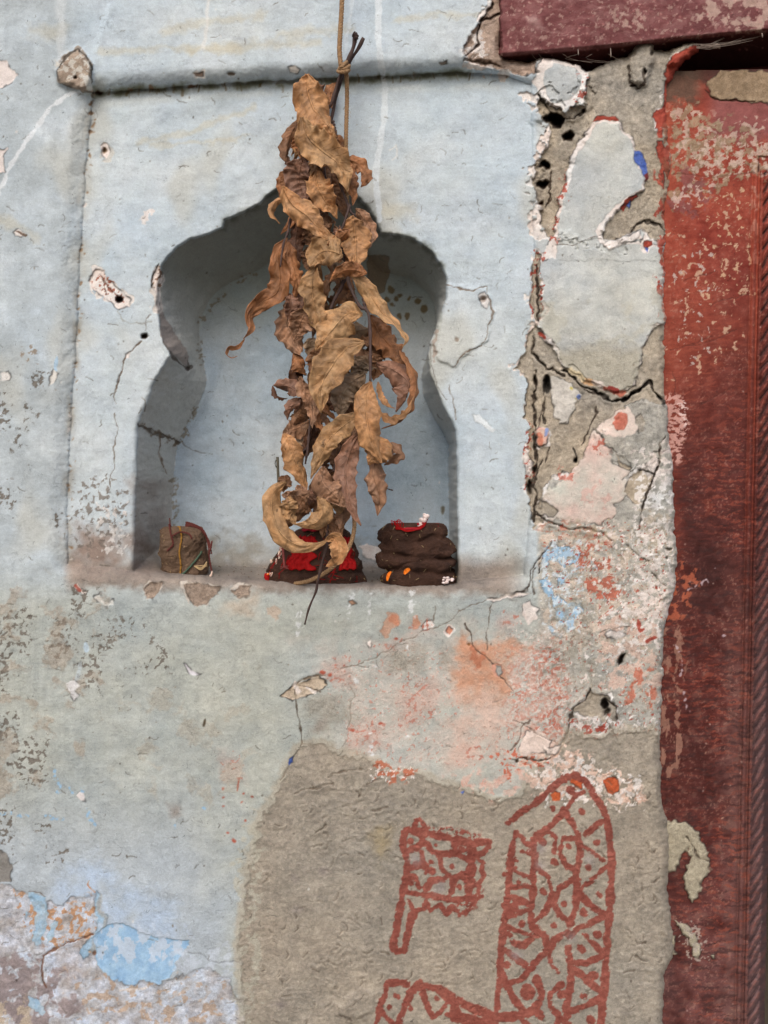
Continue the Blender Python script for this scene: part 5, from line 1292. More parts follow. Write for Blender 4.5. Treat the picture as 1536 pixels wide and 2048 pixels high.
# ------------------------------------------------------------------ dried leaves
def leaf_material():
    m, nt, b = newmat('dry_leaf')
    L = nt.links
    tc = nd(nt, 'ShaderNodeTexCoord').outputs['Object']
    tint = nd(nt, 'ShaderNodeAttribute', attribute_name='Tint').outputs['Color']
    st = nd(nt, 'ShaderNodeAttribute', attribute_name='Blade').outputs['Color']
    sep = nd(nt, 'ShaderNodeSeparateColor'); L.new(st, sep.inputs[0])
    s_, t_ = sep.outputs[0], sep.outputs[1]            # along, across (0 at the midrib, 1 at the edge)
    ph = mathn(nt, 'SUBTRACT', mathn(nt, 'MULTIPLY', s_, 13.0), mathn(nt, 'MULTIPLY', t_, 1.6))
    wob = noise_node(nt, tc, 60, 2, .5)
    ph = mathn(nt, 'ADD', ph, mathn(nt, 'MULTIPLY', wob, .5))
    fr = mathn(nt, 'ABSOLUTE', mathn(nt, 'SUBTRACT', mathn(nt, 'FRACT', ph), .5))
    vein = mapr(nt, fr, .0, .07, 1, 0)
    rib = mapr(nt, t_, .03, .075, 1, 0)
    edge = mapr(nt, t_, .90, 1.0, 0, 1)
    blot = noise_node(nt, tc, 70, 5, .65, .8)
    fine = noise_node(nt, tc, 380, 4, .7, .4)
    bl = mapr(nt, blot, .36, .64, -.48, .16)
    val = mathn(nt, 'ADD', 1.0, bl)
    val = mathn(nt, 'ADD', val, mapr(nt, fine, .3, .7, -.07, .07))
    val = mathn(nt, 'ADD', val, mathn(nt, 'MULTIPLY', vein, .07))
    val = mathn(nt, 'ADD', val, mathn(nt, 'MULTIPLY', rib, .22))
    val = mathn(nt, 'ADD', val, mathn(nt, 'MULTIPLY', edge, .16))
    spot = noise_node(nt, tc, 110, 1, .4, .2)
    val = mathn(nt, 'MULTIPLY', val, mapr(nt, spot, .74, .78, 1, .45))
    vm = nd(nt, 'ShaderNodeVectorMath', operation='SCALE'); L.new(tint, vm.inputs[0]); L.new(val, vm.inputs['Scale'])
    L.new(vm.outputs[0], b.inputs['Base Color'])
    b.inputs['Roughness'].default_value = .5
    b.inputs['Specular IOR Level'].default_value = .3
    h = mathn(nt, 'ADD', mathn(nt, 'MULTIPLY', vein, .22), mathn(nt, 'MULTIPLY', rib, 1.0))
    h = mathn(nt, 'ADD', h, mathn(nt, 'MULTIPLY', blot, 1.3))
    h = mathn(nt, 'ADD', h, mathn(nt, 'MULTIPLY', fine, .25))
    bp = nd(nt, 'ShaderNodeBump'); bp.inputs['Strength'].default_value = .85; bp.inputs['Distance'].default_value = .0018
    L.new(h, bp.inputs['Height']); L.new(bp.outputs[0], b.inputs['Normal'])
    # a little light passes through the blade
    tr = nd(nt, 'ShaderNodeBsdfTranslucent'); L.new(vm.outputs[0], tr.inputs[0])
    mx = nd(nt, 'ShaderNodeMixShader'); mx.inputs[0].default_value = .12
    L.new(b.outputs[0], mx.inputs[1]); L.new(tr.outputs[0], mx.inputs[2])
    L.new(mx.outputs[0], nt.nodes['Material Output'].inputs['Surface'])
    return m
M_leaf = leaf_material()
TONE = {'tan': (192, 144, 100), 'gold': (186, 146, 104), 'orange': (168, 116, 78), 'brown': (140, 102, 74), 'mauve': (150, 112, 92), 'dark': (98, 66, 48), 'rosy': (170, 130, 102), 'grey': (158, 134, 110)}

bundle = empty('leaf_bundle', unproj(690, 130, -.024))
tag(bundle, 'bundle of curled brown dried leaves hanging upside down from twine in front of the niche', 'dried leaves')

Za = lambda x, y: (540 + x / 4.454, 40 + y / 4.454)
Zc = lambda x, y: (400 + x / 3, 400 + y / 3)
Zr = lambda x, y: (500 + x / 3.7225, 700 + y / 3.7225)
SC = {'a': 4.454, 'c': 3.0, 'r': 3.7225}
FN = {'a': Za, 'c': Zc, 'r': Zr}

def leaf(z, pts, hw, tone, layer, roll=0, twist=0, wave=1.0, cup=.25, prof=(.80, .92), base_w=.12, seed=0, arc=0):
    """midrib points in the zoomed photograph, half width, tone, layer (higher is nearer), roll in degrees"""
    r = random.Random(seed * 77 + int(pts[0][0]))
    hw = hw / SC[z]
    p2 = np.array([FN[z](*q) for q in pts])
    n, m = 72, 21
    mid = crom(p2, n)
    s = np.linspace(0, 1, n)
    dep = .014 - .0085 * layer + .003 * np.sin(s * math.pi * 2 * r.uniform(.5, 1.1) + r.uniform(0, 6)) - arc * np.sin(s * math.pi)
    P = np.array([unproj(a[0], a[1], d) for a, d in zip(mid, dep)])
    T = np.gradient(P, axis=0); T /= np.linalg.norm(T, axis=1, keepdims=True)
    view = np.array([0, -1.0, 0])
    Wd = np.cross(T, view); Wd /= np.linalg.norm(Wd, axis=1, keepdims=True)
    N0 = np.cross(Wd, T)
    N0 *= np.sign((N0 @ view))[:, None]
    ra = np.radians(roll * 1.3 + 1.5 * twist * (s - .5) + 10 * np.sin(s * 7 + r.uniform(0, 6)))
    Wv = Wd * np.cos(ra)[:, None] + N0 * np.sin(ra)[:, None]
    Nv = N0 * np.cos(ra)[:, None] - Wd * np.sin(ra)[:, None]
    pr = np.maximum(np.sin(np.pi * s ** prof[0]) ** prof[1], 0)
    pr = np.maximum(pr, base_w * np.clip(1 - s * 4, 0, 1) + .02)
    f1, f2 = r.uniform(2.2, 4.4), r.uniform(4.5, 8.5)
    p1, p2_, p3, p4 = [r.uniform(0, 6.28) for _ in range(4)]
    Lw = hw * S
    V_, A = [], []
    ts = np.linspace(-1, 1, m)
    c0 = lin(TONE[tone]) * r.uniform(.9, 1.1)
    cfold = r.uniform(-.15, .45)
    for i in range(n):
        for t in ts:
            sd = p1 if t < 0 else p2_
            sd2 = p3 if t < 0 else p4
            at = abs(t)
            notch = .95 + .20 * (1 - abs(math.sin(f2 * 2.6 * s[i] + sd2)) ** .7) * at ** 2 + .05 * math.sin(f1 * 4 * s[i] + sd) + .10 * mnoise.noise(Vector((s[i] * 16, sd, seed))) * at
            w = t * Lw * pr[i] * notch
            wv = wave * Lw * pr[i] * (.24 * at ** 1.6 * math.sin(f1 * 4.2 * s[i] + sd) + .27 * at ** 3 * math.sin(f2 * 5.2 * s[i] + sd2))
            crinkle = (abs(mnoise.noise(Vector((s[i] * 9, t * 2.0, seed * 3.1)))) * .24 + abs(mnoise.noise(Vector((s[i] * 22, t * 3.5, seed * 1.7)))) * .07) * Lw
            crinkle += Lw * .014 * abs(math.sin(3.14159 * (s[i] * 13 - at * 1.6))) * min(1, at * 3)
            z_ = ((cup + .32 * math.sin(s[i] * 4 + p3)) * t * t + (cfold + .25 * math.sin(s[i] * 3.3 + p4)) * at) * Lw * pr[i] + wv + crinkle
            q = P[i] + Wv[i] * w * (1 - .18 * abs(cup) * t * t) - Nv[i] * z_
            V_.append(q)
            tone_n = 1 + .16 * mnoise.noise(Vector((s[i] * 4, t * 1.3, seed + 5)))
            warm = mnoise.noise(Vector((s[i] * 3 + 9, t * 1.6, seed)))
            c = c0 * tone_n * np.array((1, 1 - .10 * warm, 1 - .2 * warm))
            A.append(c)
    F = []
    for i in range(n - 1):
        for j in range(m - 1):
            a = i * m + j
            F.append((a, a + 1, a + m + 1, a + m))
    o = mesh_from('leaf', V_, F, M_leaf, bundle)
    A = np.array(A)
    add_attr(o, 'Tint', np.concatenate([A, np.ones((len(A), 1))], 1))
    B = np.zeros((n * m, 4)); B[:, 0] = np.repeat(s, m); B[:, 1] = np.tile(np.abs(ts), n); B[:, 3] = 1
    add_attr(o, 'Blade', B)
    sm = o.modifiers.new('thickness', 'SOLIDIFY'); sm.thickness = .00035; sm.offset = 0
    return o

LEAVES = [
    # top of the bundle
    ('a', [(590, 555), (530, 610), (545, 700), (555, 790)], 50, 'orange', 1, 10, 40),
    ('a', [(380, 560), (450, 640), (520, 730)], 60, 'mauve', 2, 0, 20),
    ('a', [(330, 478), (335, 640), (400, 790), (490, 900), (600, 1040)], 130, 'tan', 5, 6, 20),
    ('a', [(275, 870), (185, 1020), (145, 1190), (165, 1300)], 50, 'brown', 2, 20, 20),
    ('a', [(150, 1195), (170, 1290), (215, 1360)], 24, 'dark', 2, 30, 20),
    ('a', [(560, 1030), (620, 1080), (632, 1170)], 44, 'orange', 3, 10, 20),
    ('a', [(280, 860), (340, 1040), (460, 1160), (590, 1260), (660, 1370), (695, 1530)], 120, 'gold', 6, -5, 20),
    ('a', [(235, 1005), (262, 1110), (278, 1240)], 52, 'orange', 4, 25, 30),
    ('a', [(290, 1230), (250, 1400), (280, 1520), (320, 1620)], 112, 'mauve', 4, 0, 10, .5),
    ('a', [(110, 1480), (200, 1640), (330, 1740), (430, 1850), (570, 1985)], 92, 'tan', 7, 0, 20),
    ('a', [(150, 1590), (60, 1610), (12, 1680), (30, 1740), (92, 1815)], 30, 'tan', 4, 20, 60),
    ('a', [(180, 1330), (110, 1430), (85, 1580)], 46, 'orange', 2, 10, 10),
    ('a', [(400, 1330), (425, 1480), (500, 1620), (600, 1765)], 100, 'tan', 5, 0, 20),
    ('a', [(560, 1350), (620, 1450), (640, 1600), (665, 1750)], 80, 'brown', 3, 10, 20),
    ('a', [(680, 1235), (790, 1280), (860, 1370), (850, 1430), (812, 1490)], 62, 'orange', 4, 10, 30),
    ('a', [(660, 1240), (725, 1400), (748, 1520), (740, 1650)], 58, 'orange', 5, 15, 30),
    ('a', [(760, 1680), (850, 1790), (905, 1910), (880, 2040)], 55, 'rosy', 4, 5, 40),
    ('a', [(735, 1840), (640, 1890), (560, 1960)], 66, 'mauve', 5, 0, 20),
    ('a', [(470, 1690), (480, 1800), (490, 1910)], 62, 'brown', 4, 0, 10),
    ('a', [(250, 1790), (240, 1900), (270, 2060)], 52, 'dark', 1, 0, 10),
    ('a', [(320, 1850), (360, 1960), (420, 2080)], 60, 'brown', 2, 20, 10),
    ('a', [(330, 1450), (350, 1600), (360, 1720)], 60, 'brown', 2, 20, 10),
    ('a', [(480, 1280), (500, 1400), (520, 1480)], 60, 'dark', 2, 0, 10),
    ('a', [(480, 1000), (540, 1060), (590, 1160)], 60, 'brown', 3, 20, 10),
    # middle
    ('c', [(915, 90), (930, 200), (935, 320), (925, 420)], 76, 'tan', 6, 5, 10, .6),
    ('c', [(900, 170), (830, 240), (760, 270)], 30, 'orange', 7, 30, 30),
    ('c', [(860, 330), (770, 300), (700, 330), (665, 400)], 82, 'gold', 7, 0, 30),
    ('c', [(800, 440), (830, 400), (850, 370)], 50, 'grey', 5, 20, 20),
    ('c', [(1000, 440), (920, 420), (850, 430), (780, 490)], 38, 'orange', 7, 25, 30),
    ('c', [(520, 225), (470, 330), (480, 470), (455, 560), (360, 620), (300, 690), (310, 770), (262, 835)], 52, 'orange', 5, 15, 40, 1.3),
    ('c', [(268, 835), (225, 885), (172, 890), (162, 925), (190, 945), (225, 935)], 11, 'orange', 5, 40, 60),
    ('c', [(530, 250), (555, 380), (580, 490), (570, 600)], 46, 'orange', 4, 20, 30),
    ('c', [(590, 120), (575, 250), (600, 375)], 46, 'dark', 2, 0, 10),
    ('c', [(640, 280), (650, 340), (640, 420)], 40, 'brown', 3, 0, 10),
    ('c', [(690, 390), (670, 510), (690, 640), (720, 740), (725, 830)], 62, 'gold', 6, 10, 30),
    ('c', [(890, 395), (950, 470), (1030, 580), (1095, 670), (1180, 750), (1240, 830), (1215, 885)], 42, 'gold', 6, 10, 40, 1.1),
    ('c', [(510, 610), (520, 720), (560, 830), (600, 930)], 72, 'rosy', 4, 0, 20),
    ('c', [(640, 660), (600, 740), (570, 840)], 62, 'rosy', 5, 15, 20),
    ('c', [(600, 480), (620, 580), (610, 690)], 52, 'mauve', 3, 0, 10),
    ('c', [(540, 560), (550, 650), (545, 740)], 40, 'mauve', 4, 20, 10),
    ('c', [(975, 685), (880, 680), (790, 780), (690, 905)], 84, 'gold', 6, 0, 10, .7),
    ('c', [(860, 500), (880, 580), (920, 660)], 56, 'brown', 3, 0, 10),
    ('c', [(1010, 770), (930, 790), (850, 850)], 66, 'grey', 3, 0, 10, .6),
    ('c', [(985, 850), (870, 890), (780, 1010), (725, 1130), (725, 1280)], 88, 'gold', 7, 0, 15, .7),
    ('c', [(690, 890), (700, 980), (700, 1080)], 52, 'brown', 4, 0, 10),
    ('c', [(650, 830), (680, 900), (690, 960)], 46, 'grey', 4, 0, 10),
    ('c', [(1000, 930), (970, 980), (940, 1060)], 62, 'grey', 4, 0, 10),
    ('c', [(1040, 920), (1060, 1000), (1040, 1080)], 42, 'brown', 3, 0, 10),
    ('c', [(990, 1035), (900, 1100), (850, 1190), (840, 1310)], 78, 'grey', 5, 0, 10, .8),
    ('c', [(1020, 690), (1080, 800), (1160, 890), (1240, 1010)], 70, 'orange', 3, 10, 20),
    ('c', [(1030, 740), (1060, 850), (1110, 960)], 60, 'brown', 2, 10, 20),
    ('c', [(1060, 980), (1170, 1020), (1250, 1090), (1240, 1190), (1180, 1275)], 64, 'mauve', 5, 20, 40, .8),
    ('c', [(1200, 900), (1280, 1030), (1296, 1130), (1258, 1260), (1190, 1340), (1090, 1375)], 34, 'orange', 5, 45, 40),
    ('c', [(1068, 1260), (1130, 1305), (1210, 1285), (1280, 1180)], 30, 'tan', 6, 40, 40),
    ('c', [(1068, 1090), (1085, 1180), (1130, 1230), (1170, 1250)], 18, 'tan', 5, 20, 30),
    ('c', [(605, 1165), (530, 1120), (440, 1112)], 40, 'mauve', 4, 10, 30),
    ('c', [(435, 1115), (450, 1165), (490, 1185), (525, 1190)], 15, 'dark', 4, 30, 30),
    ('c', [(605, 1190), (550, 1240), (525, 1320)], 32, 'mauve', 4, 20, 30),
    ('c', [(600, 1060), (615, 1130), (670, 1230), (675, 1370)], 42, 'rosy', 6, 15, 30),
    ('c', [(560, 920), (600, 980), (640, 1050)], 40, 'orange', 4, 20, 30),
    ('c', [(590, 1000), (575, 1040), (600, 1080)], 40, 'dark', 3, 0, 30),
    ('c', [(620, 1180), (600, 1270), (560, 1345)], 50, 'brown', 4, 0, 20),
    ('c', [(690, 1260), (710, 1340), (750, 1410)], 22, 'orange', 5, 20, 40),
    ('c', [(730, 1280), (760, 1330), (820, 1355)], 20, 'brown', 4, 20, 40),
    ('c', [(820, 1100), (800, 1180), (810, 1270)], 50, 'dark', 3, 0, 20),
    # lower
    ('r', [(435, 525), (350, 580), (240, 620)], 66, 'rosy', 4, 0, 20, .5),
    ('r', [(420, 600), (410, 660), (385, 715)], 60, 'grey', 3, 0, 20, .5),
    ('r', [(250, 620), (300, 730), (350, 850), (390, 940), (425, 1050)], 68, 'tan', 5, 8, 20),
    ('r', [(440, 1060), (340, 1090), (232, 1080)], 56, 'rosy', 6, 10, 20),
    ('r', [(280, 930), (255, 1000), (250, 1060)], 46, 'brown', 3, 10, 20),
    ('r', [(840, 470), (700, 560), (580, 670), (520, 790), (455, 960)], 72, 'gold', 6, 5, 30, .7),
    ('r', [(900, 235), (862, 350), (875, 560), (920, 700), (985, 845)], 86, 'tan', 8, 0, 15, .7),
    ('r', [(940, 640), (960, 740), (880, 860)], 80, 'tan', 7, 0, 15, 1.0),
    ('r', [(930, 780), (920, 920), (965, 1080), (950, 1235)], 66, 'rosy', 6, 0, 20, 1.0),
    ('r', [(1010, 700), (1095, 740), (1100, 790), (1000, 860)], 42, 'rosy', 4, 20, 40),
    ('r', [(720, 600), (740, 640), (780, 700)], 66, 'dark', 3, 0, 20),
    ('r', [(830, 600), (760, 720), (710, 900), (730, 1080), (780, 1220), (832, 1305)], 66, 'mauve', 6, 10, 20, .7),
    ('r', [(650, 700), (640, 800), (640, 900)], 60, 'rosy', 3, 0, 20),
    ('r', [(540, 870), (540, 980), (610, 1060), (720, 1172)], 84, 'rosy', 7, 0, 20, .7),
    ('r', [(620, 1030), (660, 1130), (660, 1230)], 56, 'gold', 4, 0, 20),
    ('r', [(700, 1120), (700, 1220), (670, 1340)], 48, 'rosy', 4, 10, 20),
    ('r', [(600, 1180), (560, 1280), (540, 1400)], 60, 'brown', 3, 0, 20),
    ('r', [(650, 1250), (640, 1330), (600, 1400)], 50, 'brown', 4, 0, 20),
    ('r', [(280, 1080), (290, 1190), (340, 1300)], 58, 'gold', 6, 5, 20),
    ('r', [(500, 1090), (545, 1180), (510, 1270), (430, 1310), (330, 1300)], 60, 'gold', 7, 10, 30, .6),
    ('r', [(380, 1120), (400, 1170), (460, 1200)], 34, 'brown', 5, 10, 30),
    ('r', [(440, 1040), (470, 1080), (440, 1160)], 40, 'mauve', 4, 10, 30),
    ('r', [(265, 980), (175, 1060), (165, 1200), (235, 1370), (370, 1455), (500, 1440), (590, 1400)], 66, 'gold', 7, 10, 30, .55),
    ('r', [(560, 1420), (630, 1400), (665, 1470), (640, 1560), (565, 1615)], 52, 'tan', 8, 0, 30, .7),
]
_r = random.Random(99)
for k in range(46):      # inner leaves that fill the body of the bundle
    v0 = 200 + k * 17.4 + _r.uniform(-10, 10)
    cxm = np.interp(v0, [200, 330, 480, 650, 800, 950, 1000], [640, 640, 650, 668, 672, 650, 640]); sp = np.interp(v0, [200, 480, 700, 900, 1000], [16, 38, 50, 38, 30])
    u0 = cxm + _r.uniform(-sp, sp); L0 = _r.uniform(60, 110); a0 = _r.uniform(-.45, .45)
    P_ = [(u0, v0), (u0 + math.sin(a0) * L0 * .5, v0 + L0 * .5), (u0 + math.sin(a0 * 1.8) * L0, v0 + L0)]
    P_ = [((x - 400) * 3, (y - 400) * 3) for x, y in P_]
    LEAVES.append(('c', P_, _r.uniform(30, 52), _r.choice(['dark', 'brown', 'orange', 'rosy', 'tan', 'brown']), _r.uniform(.5, 3.5), _r.uniform(-40, 40), 50, 1.4))
for i, L_ in enumerate(LEAVES):
    z, pts, hw, tone, layer = L_[:5]
    roll = L_[5] if len(L_) > 5 else 0
    tw_ = L_[6] if len(L_) > 6 else 0
    wv_ = L_[7] if len(L_) > 7 else 1.0
    leaf(z, pts, hw * 1.17, tone, layer, roll, tw_, wv_, cup=rnd.uniform(.0, .4) * rnd.choice([1, 1, -1]), seed=i + 1)

M_stem = plain_material('dry_stem', (78, 62, 58), .75, .3, 240, .4, dist=.0006)
def stem(z, pts, r0, r1, d0, d1=None):
    d1 = d0 if d1 is None else d1
    n = len(pts)
    q = []
    for i, p in enumerate(pts):
        x, y = FN[z](*p) if z else p
        q.append((x, y, d0 + (d1 - d0) * i / (n - 1)))
    w = pathpx(q, 30)
    mb = MB()
    rr = np.linspace(r0, r1, 30) * S
    rr = rr * (1 + .18 * np.sin(np.linspace(0, 25, 30)))
    mb.tube(w, rr, 8)
    return mb.build('stem', M_stem, bundle)
stem('', [(711, 66), (708, 90), (700, 112), (690, 134), (676, 165), (664, 205), (655, 218)], 4.2, 3.2, -.028, -.012)
stem('', [(727, 76), (716, 98), (700, 122), (690, 142), (676, 180), (668, 215), (662, 245), (666, 262)], 3.6, 2.8, -.024, -.004)
stem('', [(707, 68), (712, 72), (711, 78)], 5.2, 4.4, -.029)
stem('a', [(560, 900), (575, 960), (590, 1010)], 9 / 3, 8 / 3, -.012)
stem('a', [(600, 1370), (640, 1500), (680, 1610), (720, 1710), (760, 1740)], 3.0, 2.4, -.026)
stem('a', [(480, 1290), (495, 1400), (520, 1470), (560, 1480)], 2.2, 1.4, -.020)
stem('c', [(545, 110), (525, 200), (500, 270), (482, 400)], 2.6, 1.8, -.030)
stem('c', [(885, 455), (900, 520), (960, 640), (1005, 665), (1020, 780), (1022, 940), (1022, 1095)], 3.4, 2.6, -.032, -.042)
stem('c', [(870, 470), (840, 540), (805, 600), (775, 680)], 3.6, 2.8, -.022)
stem('c', [(980, 560), (985, 620), (1000, 670)], 3.6, 3.0, -.03)
stem('c', [(860, 200), (855, 300), (870, 450)], 3.2, 3.2, -.014)
stem('c', [(900, 30), (860, 150), (820, 240)], 2.6, 1.6, -.036)
stem('c', [(665, 1310), (655, 1400), (642, 1540)], 2.6, 2.2, -.022)
stem('r', [(450, 560), (435, 680), (412, 850)], 2.6, 2.0, -.018)
stem('r', [(425, 730), (400, 750), (385, 775)], 2.2, 1.6, -.02)
stem('r', [(695, 710), (660, 800), (622, 905)], 4.0, 3.6, -.016)
stem('c', [(680, 980), (672, 1080), (670, 1200)], 3.6, 3.0, -.006)
stem('r', [(600, 1130), (590, 1250), (570, 1440)], 3.4, 3.0, -.006, -.012)
stem('r', [(575, 1440), (540, 1570), (505, 1720), (490, 1800), (440, 1920), (408, 2042)], 3.0, 1.8, -.040, -.012)
stem('r', [(228, 680), (245, 710), (258, 716)], 1.6, 1.2, -.004)
stem('r', [(1005, 1020), (1030, 1035), (1065, 1045)], .9, 1.4, -.02)

# ------------------------------------------------------------------ twine
M_jute = plain_material('jute', (120, 92, 66), .9, .3, 500, .7, col2=(176, 144, 108), dist=.0006)
twine = empty('jute_twine', unproj(684, -60, -.026))
tag(twine, 'brown jute twine knotted round the leaf stems, its end trailing on the niche sill', 'twine')
mb = MB()
up_ = pathpx([(682, -330, -.03), (683, -60, -.026), (684, 0, -.026), (681, 60, -.026), (679, 100, -.027), (682, 132, -.028)], 90)
q1, n1, b1 = mb.rope(up_, 4.8 * S, 17 * S)
c1 = mb.build('cord', M_jute, twine)
mb = MB()
dn = pathpx([(690, 134, -.032), (693, 150, -.026), (694, 200, -.016), (692, 280, -.012), (693, 340, -.006), (697, 500, 0.0), (704, 700, .004), (707, 900, 0.0), (706, 1000, -.010), (709, 1050, -.016), (702, 1085, -.020), (684, 1115, -.022), (655, 1142, -.018),
             (622, 1160, -.006), (598, 1166, .004), (580, 1167, .010)], 260)
q2, n2, b2 = mb.rope(dn, 4.3 * S, 16 * S)
c2 = mb.build('cord', M_jute, twine)
mb = MB()
for k, (cx, cy, rx, ry, dd, tilt) in enumerate(((688, 136, 11, 5, -.027, .35), (687, 141, 11, 5, -.027, .1), (686, 131, 9, 5, -.028, .7))):
    loop = [(cx + rx * math.cos(a) * math.cos(tilt) - 4 * math.sin(a) * math.sin(tilt), cy + 3 * math.sin(a) + rx * math.cos(a) * math.sin(tilt) * -1, dd - .0052 * math.sin(a)) for a in np.linspace(0, 6.28, 22)]
    mb.rope(np.array([unproj(*p) for p in loop]), 3.4 * S, 14 * S)
kn = mb.build('knot', M_jute, twine)
mb = MB()
for q, n_, b_ in ((q1, n1, b1), (q2, n2, b2)):
    for k in range(0, len(q), 4):
        if rnd.random() < .55:
            a = rnd.uniform(0, 6.28); L = rnd.uniform(4, 10) * S
            dvec = n_[k] * math.cos(a) + b_[k] * math.sin(a)
            p0 = q[k] + dvec * 3 * S
            p1 = p0 + dvec * L * .6 + np.array([0, 0, rnd.uniform(-1, 1) * L])
            mb.tube(np.array([p0, (p0 + p1) / 2 + dvec * L * .15, p1]), .22 * S, 3, False)
for k in range(26):     # frayed end on the sill
    a = rnd.uniform(2.7, 3.7)
    u0, v0 = 582, 1167
    L = rnd.uniform(6, 22)
    mb.tube(np.array([unproj(u0, v0, .010), unproj(u0 + math.cos(a) * L * .5, v0 - abs(math.sin(a)) * L * .2, .011), unproj(u0 + math.cos(a) * L, v0 + rnd.uniform(-2, 1), .012)]), .4 * S, 4, False)
fb = mb.build('frayed_fibres', M_jute, twine); fb['kind'] = 'stuff'

# ------------------------------------------------------------------ dung cakes in the niche
def dung_material(name, c1, c2):
    m, nt, b = newmat(name)
    L = nt.links
    tc = nd(nt, 'ShaderNodeTexCoord').outputs['Object']
    mp = nd(nt, 'ShaderNodeMapping'); L.new(tc, mp.inputs[0]); mp.inputs['Scale'].default_value = (1, 1, 3.0)
    f = noise_node(nt, mp.outputs[0], 420, 5, .7, 2.5)
    g_ = noise_node(nt, tc, 60, 4, .6, .5)
    r = nd(nt, 'ShaderNodeValToRGB')
    a, z = [float(x) for x in lin(c1)], [float(x) for x in lin(c2)]
    r.color_ramp.elements[0].position = .35; r.color_ramp.elements[1].position = .78
    r.color_ramp.elements[0].color = (*a, 1); r.color_ramp.elements[1].color = (*z, 1)
    L.new(mathn(nt, 'ADD', mathn(nt, 'MULTIPLY', f, .65), mathn(nt, 'MULTIPLY', g_, .35)), r.inputs[0])
    L.new(r.outputs[0], b.inputs['Base Color'])
    b.inputs['Roughness'].default_value = .85
    b.inputs['Specular IOR Level'].default_value = .25
    bp = nd(nt, 'ShaderNodeBump'); bp.inputs['Strength'].default_value = 1.0; bp.inputs['Distance'].default_value = .003
    L.new(f, bp.inputs['Height']); L.new(bp.outputs[0], b.inputs['Normal'])
    return m
M_dung = dung_material('dark_dung', (46, 30, 26), (128, 92, 74))
M_dung2 = dung_material('dry_dung', (100, 78, 62), (172, 144, 120))
M_red = plain_material('red_cloth', (160, 14, 15), .75, .25, 300, .4, spec=.2, dist=.0004)
M_redp = plain_material('red_powder', (150, 30, 40), .9, .3, 300, .5)
M_thr = plain_material('maroon_thread', (98, 50, 46), .9, .3, 600, .5)
M_thg = plain_material('green_thread', (78, 100, 82), .9, .25, 600, .5)
M_thy = plain_material('yellow_thread', (158, 116, 50), .9, .25, 600, .5)
M_white = plain_material('cotton_wool', (226, 210, 206), .95, .12, 200, .8, dist=.002)
M_orange = plain_material('marigold_petal', (226, 120, 22), .7, .2, 200, .3)
M_straw = plain_material('straw', (170, 146, 108), .85, .25, 300, .3)
M_wood = plain_material('incense_wood', (92, 88, 76), .85, .3, 300, .4)
M_rice = plain_material('rice', (222, 196, 178), .7, .12, 200, .2)

